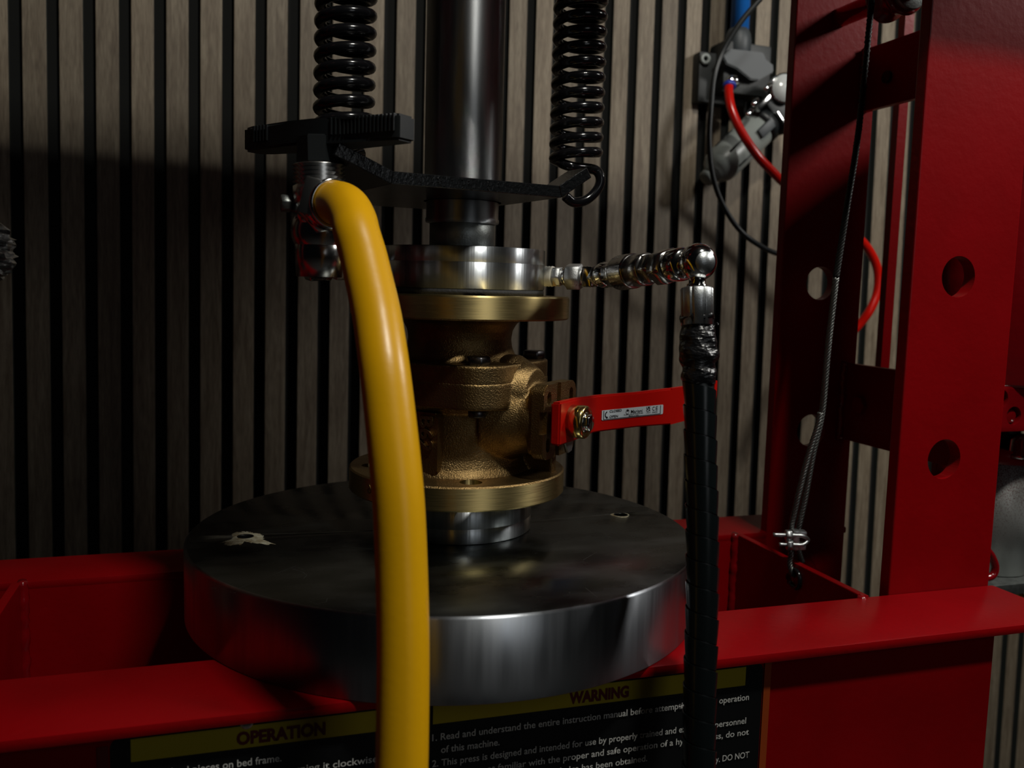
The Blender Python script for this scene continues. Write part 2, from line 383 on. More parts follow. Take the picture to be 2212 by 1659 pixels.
for x in (0.3315, -0.3445):
    bm = BM(); box(bm, (x - 0.0035, -0.0975, -0.26), (x + 0.0035, 0.1003, ZB + 0.0005), bev=0.0008)
    o = obj('cross_plate', bm, red, bed)
    if x > 0:
        kb = BM(); cyl(kb, 0.006, -0.02, 0.02, frame((x, 0.004, -0.0725), (1, 0, 0)), 24); cut(o, kb)
    for yy, sg in ((0.0985, -1), (-0.0985, 1)):
        bm = BM(); n = 40; side = 0.0045 if x < 0 else -0.0045
        tube(bm, [(x + side + random.uniform(-.0007, .0007), yy + random.uniform(-.0008, .0008), ZB + 0.001 - 0.15 * k / n) for k in range(n + 1)], lambda t: 0.0038 + random.uniform(0, .0008), 8)
        obj('weld_bead', bm, redg, bed, smooth=70)

# sign on the front web
YS = -0.1705
sg = BM(); c = rrect(0.2162, 0.060, 0.006)
prism(sg, c, 0, 0.0006, frame((-0.0305, YS + 0.0005, -0.1272), (0, -1, 0)))
sign = obj('warning_sign', sg, signb, bed, label='black operation and warning sign with yellow header bands')
def sgn(x, y): p = at(x, y, Y=YS - 0.0005); return p.x, p.z
def quad(name, x0, x1, z0, z1, m, parent, off=0.0008):
    bm = BM(); box(bm, (x0, YS - off, z0), (x1, YS - off + 0.0003, z1)); return obj(name, bm, m, parent)
x0, zb = sgn(283, 1646); x1, _ = sgn(822, 1574); hgt = 0.0138
quad('header_band', x0, x1, zb, zb + hgt, signy, sign)
x2, zb2 = sgn(935, 1556); x3, _ = sgn(1610, 1467)
quad('header_band', x2, x3, zb, zb + hgt, signy, sign)
xm, _ = sgn(1648, 1500)
quad('margin_stripe', xm + 0.0003, xm + 0.0058, -0.187, ZB - 0.008, signo, sign, off=0.0006)
quad('margin_stripe', -0.2535, -0.2475, -0.187, ZB - 0.016, mat('sign_dark_margin', (0.12, 0.004, 0.004), 0, 0.5), sign, off=0.0006)
def line(s, xa, ya, xb, cap, m=signw, nm='lettering', bold=0.010, z=None):
    """text line that starts at photo point (xa, ya) and ends at column xb, on the sign"""
    X0, Z0 = sgn(xa, ya); X1, _ = sgn(xb, ya)
    Z0 = Z0 if z is None else z
    Mx = Matrix.Translation(V((X0, YS - 0.0012, Z0))) @ Matrix.Rotation(PI / 2, 4, 'X')
    return text(nm, s, Mx, X1 - X0, cap, m, sign, bold)
zt = zb + 0.0027
line('OPERATION', 511, 1600, 703, 0.0078, signr, bold=0.045, z=zt)
line('WARNING', 1229, 1510, 1357, 0.0078, signr, bold=0.045, z=zt)
Z1 = sgn(933, 1600)[1]; dz = sgn(952, 1626)[1] - sgn(952, 1598)[1]
cap = 0.0047
line('1. Read and understand the entire instruction manual before attempting', 933, 1600, 1487, cap, z=Z1)
line('assembly or operation', 1466, 1520, 1616, cap, z=Z1)
line('of this machine.', 952, 1626, 1078, cap, z=Z1 + dz)
line('2. This press is designed and intended for use by properly trained and expe', 933, 1654, 1494, cap, z=Z1 + 2 * dz)
line('rienced personnel', 1487, 1565, 1610, cap, z=Z1 + 2 * dz)
line('If you are not familiar with the proper and safe operation of a hydraulic', 952, 1678, 1520, cap, z=Z1 + 3 * dz)
line('press, do not', 1518, 1590, 1616, cap, z=Z1 + 3 * dz)
line('use until the training and knowledge has been obtained.', 952, 1690, 1395, cap, z=Z1 + 4 * dz)
line('3. Always inspect the press before use and keep it', 933, 1700, 1320, cap, z=Z1 + 5 * dz)
line('regularly. DO NOT', 1500, 1655, 1616, cap, z=Z1 + 5 * dz)
XL = sgn(292, 1659)[0]
ZL = sgn(610, 1652)[1]
def line2(s, x_end, z):
    X1, _ = sgn(x_end, 1650)
    Mx = Matrix.Translation(V((XL, YS - 0.0012, z))) @ Matrix.Rotation(PI / 2, 4, 'X')
    text('lettering', s, Mx, X1 - XL,  cap, signw, sign, 0.010)
line2('1. Place heel pieces on bed frame.', 608, sgn(608, 1643)[1])
line2('2. Close the release valve by turning it clockwise', 815, sgn(608, 1643)[1] + dz)
# rivet
bm = BM(); lathe(bm, [(0, 0.002), (0.002, 0.0018), (0.0035, 0.0008), (0.004, 0)], frame(at(533, 1562, Y=YS - 0.0005), (0, -1, 0)), 24); obj('rivet', bm, bagm, sign, smooth=60)

# ------------------------------------------------------------------ round plate
pc = V((-0.0114, -0.0091, 0))
TH = 0.0553
bm = BM(); ch = 0.0019
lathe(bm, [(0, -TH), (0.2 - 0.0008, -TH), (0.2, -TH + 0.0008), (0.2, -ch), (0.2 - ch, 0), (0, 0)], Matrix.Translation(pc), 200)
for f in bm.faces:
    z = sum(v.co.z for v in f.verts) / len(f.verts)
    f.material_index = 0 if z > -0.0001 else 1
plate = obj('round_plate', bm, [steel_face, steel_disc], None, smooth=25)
kb = BM()
hp = [V((-0.167, -0.0017)), V((0.1481, -0.0007))]
for p in hp: cyl(kb, 0.0062, -0.03, 0.01, Matrix.Translation((p.x, p.y, 0)), 32)
k = obj('cutter', kb, felt); md = plate.modifiers.new('b', 'BOOLEAN'); md.object = k; md.solver = 'EXACT'
dg = bpy.context.evaluated_depsgraph_get(); dg.update(); me = bpy.data.meshes.new_from_object(plate.evaluated_get(dg), depsgraph=dg)
plate.modifiers.clear(); plate.data = me; bpy.data.objects.remove(k)
tag(plate, 'thick round steel plate with dark oily top lying on the red press bed', 'plate')
dep = [at(380 + x / 5.027, 1000 + y / 5.027, Z=0.0) - V((hp[0].x, hp[0].y, 0)) for x, y in ((615, 770), (660, 752), (740, 745), (840, 760), (900, 768), (945, 800), (940, 832), (1005, 858), (1080, 880), (960, 884), (880, 872), (820, 867), (745, 850), (700, 893), (640, 885), (600, 897), (520, 892), (465, 875), (560, 853), (605, 830), (625, 805))]
dpa = sorted((math.atan2(p.y, p.x) % (2 * PI), p.length) for p in dep)
dpa = [(dpa[-1][0] - 2 * PI, dpa[-1][1])] + dpa + [(dpa[0][0] + 2 * PI, dpa[0][1])]
def dep_r(a):
    for (a0, r0), (a1, r1_) in zip(dpa[:-1], dpa[1:]):
        if a0 <= a <= a1: return max(0.0072, r0 + (r1_ - r0) * (a - a0) / max(1e-6, a1 - a0))
    return 0.008
# lime deposits round the threaded holes
for (p, rmax, nm) in ((hp[0], 0.020, 1), (hp[1], 0.010, 2)):
    bm = BM(); n = 144; inner = []; outer = []
    for kx in range(n):
        a = 2 * PI * kx / n
        if nm == 1: R = dep_r(a) * (1 + random.uniform(-0.07, 0.07))
        else: R = 0.0078 + 0.0012 * math.sin(3 * a) + random.uniform(-.0006, .0006)
        inner.append(bm.verts.new((p.x + 0.0063 * math.cos(a), p.y + 0.0063 * math.sin(a), 0.0006)))
        outer.append(bm.verts.new((p.x + R * math.cos(a), p.y + R * math.sin(a), 0.00002)))
    for kx in range(n): bm.faces.new((inner[kx], outer[kx], outer[(kx + 1) % n], inner[(kx + 1) % n]))
    obj('deposit', bm, rust, plate, smooth=60)
# scribed scratches
bm = BM()
def scratch(pts, w=0.00012):
    P = [at(x, y, Z=0.00005) for x, y in pts]
    for a, b2 in zip(P[:-1], P[1:]):
        d = (b2 - a).normalized(); nrm = V((-d.y, d.x, 0)) * w
        bm.faces.new([bm.verts.new(q) for q in (a - nrm, b2 - nrm, b2 + nrm, a + nrm)])
scratch([(515, 1271), (640, 1222)]); scratch([(632, 1229), (655, 1236), (663, 1243), (656, 1249)])
scratch([(1175, 1097), (1205, 1108), (1236, 1120)]); scratch([(1259, 1210), (1290, 1192)]); scratch([(1265, 1270), (1290, 1290)])
scratch([(740, 1180), (805, 1186)]); scratch([(668, 1299), (685, 1305), (705, 1300), (707, 1292)])
for kx in range(26):
    x = random.uniform(450, 1400); y = random.uniform(1110, 1300); l = random.uniform(3, 16); scratch([(x, y), (x + l, y + random.uniform(-2, 3))], 0.00008)
o = obj('scratches', bm, mat('scratch', (0.35, 0.37, 0.37), 1, 0.4), plate); o['kind'] = 'stuff'

# ------------------------------------------------------------------ spacer, valve, gasket, test ring
bm = BM(); lathe(bm, [(0, 0.0002), (0.0605, 0.0002), (0.0615, 0.001), (0.0615, 0.0118), (0.0612, 0.012), (0.0615, 0.0122), (0.0615, 0.0318), (0, 0.0318)], I4, 128)
o = obj('spacer_disc', bm, alu, None, smooth=30); tag(o, 'bright aluminium disc under the lower bronze flange', 'disc')

val = thing('ball_valve', 'bronze flanged ball valve with red lever, clamped upright in the press', 'valve')
def fl_bm(z0, z1, rimtop):
    R = 0.0873; r0 = 0.030; e = 0.0012
    bm = BM(); lathe(bm, [(r0, z0), (R - e, z0), (R, z0 + e), (R, z1 - e), (R - e, z1), (r0, z1)], I4, 160, closed=True)
    for f in bm.faces:
        c = f.calc_center_median(); nn = f.normal
    return bm
def flange_part(z0, z1, cast_side):
    bm = fl_bm(z0, z1, True); bm.normal_update()
    for f in bm.faces: f.material_index = 1 if f.normal.z * cast_side > 0.3 else 0
    o = obj('flange', bm, [brass, castb], val, smooth=25)
    kb = BM()
    for kx in range(4):
        a = math.radians(-96 + 90 * kx); cyl(kb, 0.0086, z0 - 0.01, z1 + 0.01, Matrix.Translation((0.0690 * math.cos(a), 0.0690 * math.sin(a), 0)), 32)
    k = obj('cutter', kb, felt); md = o.modifiers.new('b', 'BOOLEAN'); md.object = k; md.solver = 'EXACT'
    dg = bpy.context.evaluated_depsgraph_get(); dg.update(); me = bpy.data.meshes.new_from_object(o.evaluated_get(dg), depsgraph=dg)
    o.modifiers.clear(); o.data = me; bpy.data.objects.remove(k)
    for m_i in range(len(me.materials) - 1, 1, -1): me.materials.pop(index=m_i)
    return o
flange_part(0.0320, 0.0506, 1); flange_part(0.1713, 0.1892, -1)

ST = V((0.7071, -0.7071, 0)); E1 = V((0.7071, 0.7071, 0)); ZS = 0.0955     # stem axis, its horizontal normal, its height
def capshape(a, rc, rot=PI / 4):
    return [(x * math.cos(rot) - y * math.sin(rot), x * math.sin(rot) + y * math.cos(rot)) for x, y in rrect(a, a, rc, 8)]
# cast body: pieces fused by remeshing so that they flow into each other
bm = BM()
lathe(bm, [(0, 0.0480), (0.0600, 0.0480), (0.0585, 0.0515), (0.0550, 0.0560), (0.0530, 0.063), (0.0525, 0.072), (0.0525, 0.108), (0, 0.108)], I4, 96)
prism(bm, capshape(0.0605, 0.026), 0.1045, 0.1248)
lathe(bm, [(0, 0.100), (0.054, 0.100), (0.060, 0.1045), (0, 0.106)], I4, 96)
Mb = frame((0, 0, ZS), ST)
lathe(bm, [(0, 0.03), (0.040, 0.040), (0.033, 0.056), (0.027, 0.068), (0.025, 0.080), (0, 0.080)], Mb, 64)
lathe(bm, [(0.0, 0.03), (0.030, 0.035), (0.030, 0.052), (0.020, 0.07), (0, 0.07)], Mb @ Matrix.Translation((0, 0.018, 0)), 48)
prism(bm, rrect(0.0245, 0.0265, 0.006), 0.0745, 0.0835, Mb)
for sx, sy in ((-0.014, 0.0145), (-0.014, -0.0125), (0.015, 0.0145)):
    bmesh.ops.create_uvsphere(bm, u_segments=20, v_segments=12, radius=0.0062, matrix=Mb @ Matrix.Translation((sx, sy, 0.069)))
# ribs from the boss down to the lower flange
for d in (0.020,):
    Mr = Matrix.Translation(ST * 0.064 + E1 * d + V((0, 0, 0.060))) @ Matrix.Rotation(-PI / 4, 4, 'Z')
    box(bm, (-0.022, -0.0045, -0.012), (0.014, 0.0045, 0.014), Mr)
# raised panel for the cast lettering, facing the left front
PN = V((-0.745, -0.667, 0)).normalized(); Mp = frame(PN * 0.050 + V((0, 0, 0.0765)), PN)
body = obj('body', bm, castb, val)
modded(body, ('REMESH', dict(mode='VOXEL', voxel_size=0.00115)), ('SMOOTH', dict(factor=0.5, iterations=9)))
for p in body.data.polygons: p.use_smooth = True
bm = BM(); prism(bm, rrect(0.019, 0.0235, 0.003), -0.006, 0.0062, Mp, bev=0.0012); obj('name_panel', bm, castb, val, smooth=30)
# vertical cast lettering B62
Ml = frame(PN * 0.0562 + V((0, 0, 0.0)), PN)
rightv = V((0, 0, 1)).cross(PN)                    # panel's own right-hand direction
Mt = Matrix(((0, 0, 0, 0),) * 4)
ry = CW + CR * ((909 - W / 2) / F) - CU * ((897 - H / 2) / F); d_ = CAM + ry * ((0.0564 - CAM.dot(PN)) / ry.dot(PN))
tx = V((0, 0, -1)); ty = rightv                     # text runs downwards, tops of letters to the right
Mt = Matrix(((tx.x, ty.x, PN.x, d_.x), (tx.y, ty.y, PN.y, d_.y), (tx.z, ty.z, PN.z, d_.z), (0, 0, 0, 1)))
text('cast_lettering', 'B62', Mt, 0.0270, 0.0120, castb, val, 0.02, 0.09)
# upper half: octagonal cap flange and neck
bm = BM()
prism(bm, capshape(0.0602, 0.026), 0.1225, 0.1378)
lathe(bm, [(0, 0.130), (0.050, 0.1365), (0.0455, 0.141), (0.0425, 0.147), (0.0415, 0.154), (0.0425, 0.161), (0.046, 0.167), (0.054, 0.1725), (0, 0.1725)], I4, 96)
cap_o = obj('bonnet', bm, castb, val)
modded(cap_o, ('REMESH', dict(mode='VOXEL', voxel_size=0.00115)), ('SMOOTH', dict(factor=0.5, iterations=6)))
for p in cap_o.data.polygons: p.use_smooth = True
for kx in range(4):
    a = kx * PI / 2 - 0.03; P = V((0.063 * math.cos(a), 0.063 * math.sin(a), 0))
    bm = BM(); hexnut(bm, 0.0092, 0.1375, 0.1442, Matrix.Translation(P), rot=0.5); obj('cap_bolt', bm, boltm, val, smooth=25, label='black hexagonal bolt')
    bm = BM(); cyl(bm, 0.0068, 0.0985, 0.1043, Matrix.Translation(P), 24, 0.001); obj('bolt_end', bm, boltm, val, smooth=25, label='black bolt end')
# raised lettering on the lower flange rim
p0 = at(765, 1050, D=0.70)
for ch_, ang in (('P', -128), ('N', -134), ('1', -142), ('6', -146)):
    a = math.radians(ang - 8 + 2); nrm = V((math.cos(a), math.sin(a), 0)); tx = V((nrm.y, -nrm.x, 0))
    me_M = Matrix(((tx.x, 0, nrm.x, nrm.x * 0.0874), (tx.y, 0, nrm.y, nrm.y * 0.0874), (0, 1, 0, 0.0385), (0, 0, 0, 1)))
    text('rim_lettering', ch_, me_M, 0.0045, 0.0075, castb, val, 0.01, 0.03)
# mounting pad
bm = BM(); prism(bm, [(x + 0.0032, y) for x, y in rrect(0.0300, 0.0285, 0.0075)], 0.0790, 0.0890, Mb, bev=0.0008)
pad = obj('mounting_pad', bm, castb, val, smooth=30)
kb = BM()
for sx in (-1, 1):
    for sy in (-1, 1):
        M_ = Mb @ Matrix.Translation((sx * 0.0205 + 0.0032, sy * 0.0175, 0)) @ Matrix.Rotation(sx * sy * PI / 4 * 0, 4, 'Z')
        prism(kb, rrect(0.0036, 0.0055, 0.00355), 0.07, 0.10, M_)
box(kb, (-0.0035, 0.004, 0.0865), (0.0035, 0.04, 0.10), Mb); box(kb, (-0.0035, -0.04, 0.0865), (0.0035, -0.004, 0.10), Mb)
cyl(kb, 0.0150, 0.0860, 0.10, Mb, 48)
box(kb, (-0.04, -0.0085, 0.0855), (-0.0205, 0.0085, 0.10), Mb)
cut(pad, kb)
# gland, washer, stop plate
bm = BM(); cyl(bm, 0.0145, 0.080, 0.0885, Mb, 48, 0.001); obj('gland', bm, boltm, val, smooth=30)
bm = BM(); prism(bm, [(0.013, 0.0), (0.016, -0.010), (0.024, -0.0145), (0.0265, -0.021), (0.0245, -0.0275), (0.018, -0.0285), (0.006, -0.012), (-0.010, -0.010), (-0.012, 0.006), (0, 0.012)], 0.0893, 0.0908, Mb)
sp = obj('stop_plate', bm, zinc, val, label='grey stop plate')
# lever
hw = 0.0162
bm = BM(); T0, TB = -0.0222, 0.049
e2 = (CR * 0.766 + V((CW.x, CW.y, 0)).normalized() * 0.643); e2.z = 0; e2.normalize()
n2 = V((e2.y, -e2.x, 0))
base = ST * 0.1005
secs = []
pts_l = [(base + E1 * T0, -0.0166, 0.0166), (base + E1 * 0.02, -0.0163, 0.0163), (base + E1 * 0.044, -0.0155, 0.0150)]
B0 = base + E1 * TB
pts_l += [(B0 + e2 * 0.004, -0.0155, 0.0150), (B0 + e2 * 0.05, -0.0152, 0.0148), (B0 + e2 * 0.095, -0.0165, 0.0160)]
lev_n = [ST, ST, ST, (ST + n2).normalized(), n2, n2]
th = 0.0080
rows = []
for (P, a, b2), nn in zip(pts_l, lev_n):
    zc = ZS
    rows.append([bm.verts.new(P + V((0, 0, zc + a))), bm.verts.new(P + V((0, 0, zc + b2))), bm.verts.new(P - nn * th + V((0, 0, zc + b2 - 0.0006))), bm.verts.new(P - nn * th + V((0, 0, zc + a + 0.0006)))])
for a, b2 in zip(rows[:-1], rows[1:]):
    for kx in range(4): bm.faces.new((a[kx], a[(kx + 1) % 4], b2[(kx + 1) % 4], b2[kx]))
bm.faces.new(rows[0][::-1]); bm.faces.new(rows[-1])
bmesh.ops.recalc_face_normals(bm, faces=bm.faces)
bmesh.ops.bevel(bm, geom=[e for e in bm.edges if e.calc_face_angle(0) > 0.8], offset=0.0014, segments=2, affect='EDGES')
lever = obj('lever', bm, lever_red, val, smooth=50, label='red painted steel lever')
# outer grip, bent away and flared
G0 = B0 + e2 * 0.0935
bm = BM(); G1 = G0 + e2 * 0.052 + n2 * 0.006
quadp = [(G0, -0.0163, 0.0158), (G0 + e2 * 0.02 + n2 * 0.004, -0.013, 0.0175), (G1, -0.006, 0.0205), (G1 + e2 * 0.0035, 0.008, 0.0205)]
rows = []
for P, a, b2 in quadp:
    rows.append([bm.verts.new(P + V((0, 0, ZS + a))), bm.verts.new(P + V((0, 0, ZS + b2))), bm.verts.new(P - n2 * 0.004 + V((0, 0, ZS + b2))), bm.verts.new(P - n2 * 0.004 + V((0, 0, ZS + a)))])
for a, b2 in zip(rows[:-1], rows[1:]):
    for kx in range(4): bm.faces.new((a[kx], a[(kx + 1) % 4], b2[(kx + 1) % 4], b2[kx]))
bm.faces.new(rows[0][::-1]); bm.faces.new(rows[-1]); bmesh.ops.recalc_face_normals(bm, faces=bm.faces)
obj('lever_grip', bm, lever_red, lever, smooth=40)
# sticker on the lever
Mk0 = B0 + n2 * 0.0003
def tpar(x, y):           # position along e2 of photo column x on the lever plane
    d = CW + CR * ((x - W / 2) / F) - CU * ((y - H / 2) / F)
    t = (B0 - CAM).dot(n2) / d.dot(n2); P = CAM + d * t; return (P - B0).dot(e2), P.z
sa, sza = tpar(1299, 904); sb, szb = tpar(1431, 897); _, szt = tpar(1431, 876)
def onlever(s, z, off=0.0005):
    return B0 + e2 * s + n2 * off + V((0, 0, z))
def stk(name, s0, s1, z0, z1, m, parent, off):
    bm = BM(); bm.faces.new([bm.verts.new(onlever(s, z, off)) for s, z in ((s0, z0), (s1, z0), (s1, z1), (s0, z1))]); return obj(name, bm, m, parent)
zlo = (sza + szb) / 2 - 0.0002; zhi = zlo + 0.0082
sth = 0.0082; L = sb - sa
bm = BM(); pts = [(x + L / 2, y + sth / 2) for x, y in rrect(L / 2, sth / 2, 0.0010, 3)]
Ms = Matrix(((e2.x, 0, n2.x, 0), (e2.y, 0, n2.y, 0), (0, 1, 0, 0), (0, 0, 0, 1))); Ms.translation = onlever(sa, zlo, 0.0002)
prism(bm, pts, 0, 0.0003, Ms); stick = obj('sticker', bm, stickw, lever, label='white open and closed sticker')
# lettering is one more object level: kept as children of the lever
def sl(s, u, v, w, cap, bold=0.0, xs=1.0):
    M_ = Ms @ Matrix.Translation((u * L, v * sth, 0.0005)); return text('sticker_lettering', s, M_, w * L if w else None, cap * sth, ink, lever, bold, 0, xs)
sl('OPEN', 0.115, 0.17, 0.135, 0.25, 0.02)
sl('CLOSED', 0.115, 0.72, 0.19, 0.25, 0.02)
sl('Mariani', 0.455, 0.42, 0.19, 0.36, 0.01)
sl('Rubinetterie industriali', 0.345, 0.28, 0.31, 0.12, 0.015)
sl('Made in Italy', 0.425, 0.12, 0.16, 0.12, 0.015)
sl('UK', 0.71, 0.72, 0.07, 0.25, 0.03); sl('CA', 0.71, 0.45, 0.07, 0.25, 0.03); sl('1521', 0.71, 0.24, 0.07, 0.13, 0.01)
sl('C', 0.81, 0.48, 0.04, 0.42, 0.01); sl('E', 0.87, 0.48, 0.035, 0.42, 0.01); sl('0425', 0.81, 0.22, 0.09, 0.17, 0.01)
bm = BM()
for u0, u1, v0, v1 in ((0.022, 0.032, 0.05, 0.97), (0.022, 0.955, 0.05, 0.10), (0.945, 0.955, 0.05, 0.97)):
    bm.faces.new([bm.verts.new(Ms @ V((u * L, v * sth, 0.0005))) for u, v in ((u0, v0), (u1, v0), (u1, v1), (u0, v1))])
# round arrow and emblem
def arc(cx_, cy_, r, w, a0, a1, n=14):
    for kx in range(n):
        A, B_ = a0 + (a1 - a0) * kx / n, a0 + (a1 - a0) * (kx + 1) / n
        bm.faces.new([bm.verts.new(Ms @ V((cx_ * L + rr * math.cos(a), cy_ * sth + rr * math.sin(a), 0.0005))) for rr, a in ((r - w, A), (r + w, A), (r + w, B_), (r - w, B_))])
arc(0.083, 0.52, 0.0024, 0.0005, PI * 0.55, PI * 1.5); arc(0.40, 0.62, 0.0019, 0.0002, 0, 2 * PI); arc(0.40, 0.66, 0.0006, 0.0006, 0, PI)
bm.faces.new([bm.verts.new(Ms @ V((0.083 * L + a * 0.001, 0.52 * sth + b2 * 0.001, 0.0005))) for a, b2 in ((-0.6, -3.4), (1.0, -2.1), (-0.8, -1.2))])
obj('sticker_marks', bm, ink, lever)
# brass bush and bolt on the lever hub
bm = BM(); lathe(bm, [(0, 0.1006), (0.0127, 0.1006), (0.0127, 0.1115), (0.0115, 0.1130), (0.0075, 0.1122), (0, 0.1122)], Mb, 64); hub = obj('brass_bush', bm, brassn, val, smooth=25, label='bright brass bush')
bm = BM(); hexnut(bm, 0.0066, 0.1118, 0.1165, Mb, rot=0.3); cyl(bm, 0.0078, 0.1116, 0.1128, Mb, 40); obj('hub_bolt', bm, chrome, val, smooth=20, label='shiny hexagonal hub bolt')
bm = BM(); cyl(bm, 0.008, 0.085, 0.0985, Mb, 32); obj('stem', bm, boltm, val, smooth=30)

bm = BM(); lathe(bm, [(0.03, 0.1893), (0.0665, 0.1893), (0.0665, 0.1934), (0.03, 0.1934)], I4, 128, closed=True)
tag(obj('rubber_gasket', bm, rubber, None, smooth=30), 'thin black rubber gasket on top of the upper bronze flange', 'gasket')
bm = BM(); lathe(bm, [(0, 0.1935), (0.0658, 0.1935), (0.0668, 0.1943), (0.0668, 0.2133), (0.0665, 0.2136), (0.0668, 0.2139), (0.0668, 0.2246), (0.0661, 0.2252), (0, 0.2252)], I4, 160)
tag(obj('test_ring', bm, alu, None, smooth=25), 'thick turned aluminium ring pressed on the gasket by the ram', 'ring')

# ------------------------------------------------------------------ ram, spring plate, springs
ram = thing('press_ram', 'polished steel ram rod coming down on the aluminium ring', 'ram')
bm = BM(); lathe(bm, [(0, 0.2700), (0.0306, 0.2700), (0.0306, 0.70), (0, 0.70)], I4, 128); obj('ram_rod', bm, steel, ram, smooth=30)
bm = BM(); lathe(bm, [(0, 0.2445), (0.0262, 0.2445), (0.0288, 0.2452), (0.0293, 0.2462), (0.0293, 0.2480), (0.0287, 0.2490), (0.0287, 0.2612), (0.0280, 0.2618), (0, 0.2618)], I4, 96); obj('collar', bm, steel, ram, smooth=30)
bm = BM(); cyl(bm, 0.0258, 0.2253, 0.2446, I4, 96, 0.0004); obj('ram_nose', bm, dullsteel, ram, smooth=30)
bm = BM(); lathe(bm, [(0.0310, 0.52), (0.055, 0.52), (0.055, 0.74), (0.031, 0.74)], I4, 64, closed=True); obj('cylinder_housing', bm, red, ram, smooth=30)

PE = V((0.9817, 0.19, 0)); PG = V((0.19, -0.9817, 0))      # plate length direction, towards the viewer
def ext_along(base_, d, px):
    """distance along d from base_ whose picture column is px"""
    lo, hi = -0.4, 0.4
    def col(s): q = base_ + d * s - CAM; return W / 2 + F * q.dot(CR) / q.dot(CW)
    for _ in range(50):
        m_ = (lo + hi) / 2
        if col(m_) < px: lo = m_
        else: hi = m_
    return lo
hd = 0.088; zp0, zp1 = 0.2618, 0.2702
fb = PG * hd + V((0, 0, zp1))
sl_ = ext_along(fb, PE, 850); sr_ = ext_along(fb, PE, 1208)
# bent-up ends
def profile():
    L_ = []
    la, ra = math.radians(22), math.radians(33)
    lw = 0.040; rw = 0.028
    top = [(sl_ - lw * math.cos(la), zp1 + lw * math.sin(la)), (sl_, zp1), (sr_, zp1), (sr_ + rw * math.cos(ra), zp1 + rw * math.sin(ra))]
    t = zp1 - zp0
    botm = [(sr_ + rw * math.cos(ra) + t * math.sin(ra), zp1 + rw * math.sin(ra) - t * math.cos(ra)), (sr_ + t * math.tan(ra / 2), zp0), (sl_ - t * math.tan(la / 2), zp0), (sl_ - lw * math.cos(la) - t * math.sin(la), zp1 + lw * math.sin(la) - t * math.cos(la))]
    return top[::-1], botm[::-1]
tp, bt = profile()
bm = BM()
loop = tp + bt
def slab(ids, d0, d1):
    P = [(loop[i_][0], loop[i_][1]) for i_ in ids]
    a = [bm.verts.new(PE * s_ + PG * d0 + V((0, 0, z_))) for s_, z_ in P]; b_ = [bm.verts.new(PE * s_ + PG * d1 + V((0, 0, z_))) for s_, z_ in P]
    bm.faces.new(a[::-1]); bm.faces.new(b_)
    for k_ in range(4): bm.faces.new((a[k_], a[(k_ + 1) % 4], b_[(k_ + 1) % 4], b_[k_]))
slab((1, 2, 5, 6), -hd, hd); slab((2, 3, 4, 5), hd - 0.070, hd); slab((0, 1, 6, 7), hd - 0.026, hd)
bmesh.ops.recalc_face_normals(bm, faces=bm.faces)
bmesh.ops.bevel(bm, geom=[e for e in bm.edges if e.calc_face_angle(0) > 0.9], offset=0.0005, segments=1, affect='EDGES')
spl = obj('spring_plate', bm, blackm, None, smooth=30)
kb = BM(); cyl(kb, 0.0308, 0.2, 0.4, I4, 64); cut(spl, kb)
tag(spl, 'black steel plate with bent ends round the ram, holding both coil springs', 'plate')
# small weld spatter blobs along the front edge
bm = BM()
for k in range(46):
    s = sl_ + (sr_ - sl_) * random.random() * 0.62; zz = random.uniform(zp0 + 0.0006, zp1 - 0.0006)
    bmesh.ops.create_icosphere(bm, subdivisions=1, radius=random.uniform(0.0003, 0.0008), matrix=Matrix.Translation(PE * s + PG * hd + V((0, 0, zz))))
o = obj('paint_drips', bm, blackm, spl); o['kind'] = 'stuff'

def spring(cx_, R, r, pitch, z0, z1, label, ph=0.0, lean=(0, 0), hook=None):
    N = int((z1 - z0) / pitch * 36); pts = []
    for k in range(N + 1):
        t = k / N; a = ph + 2 * PI * k / 36; z = z0 + (z1 - z0) * t
        pts.append(V((cx_[0] + lean[0] * (z - z0) + R * math.cos(a), cx_[1] + lean[1] * (z - z0) + R * math.sin(a), z)))
    if hook: pts = spline(hook, 10)[:-3] + pts
    bm = BM(); tube(bm, pts, r, 12)
    return tag(obj('coil_spring', bm, blackspring, None, smooth=60), label, 'spring', 'black return springs beside the ram')
SR = V((0.0985, 0.0190)); SL = V((-0.0985, -0.0190))
Pr = at(1243, 360, D=0.779); Pl = at(742, 250, D=0.681)
e_r = V((CR.x, CR.y, 0)).normalized(); f_h = V((CW.x, CW.y, 0)).normalized()
Rr = 0.0190
# right spring
cr = Pr
ph = math.atan2(-(f_h.y), -(f_h.x)) + 0.2
start = V((cr.x + Rr * math.cos(ph), cr.y + Rr * math.sin(ph), Pr.z))
hook = [at(1221, 424, D=0.765), at(1240, 437, D=0.770), at(1268, 431, D=0.775), at(1291, 408, D=0.778), at(1297, 385, D=0.775), at(1290, 369, D=0.768), at(1268, 363, D=0.763), at(1240, 361, D=0.760), start + V((0.002, 0, -.0008))]
hook = [at(1221, 424, D=0.765), at(1240, 437, D=0.770), at(1268, 431, D=0.775), at(1291, 408, D=0.778), at(1297, 385, D=0.778), at(1287, 368, D=0.778), at(1262, 363, D=0.772), at(1235, 360, D=0.764), at(1210, 352, D=0.766)]
phr = math.atan2((-e_r * 0.95 + f_h * 0.1).y, (-e_r * 0.95 + f_h * 0.1).x)
spring((cr.x, cr.y), Rr, 0.0042, 0.01235, Pr.z + 0.006, 0.60, 'black coil spring right of the ram, its lower hook fully visible', phr, (0.0, 0.0), hook)
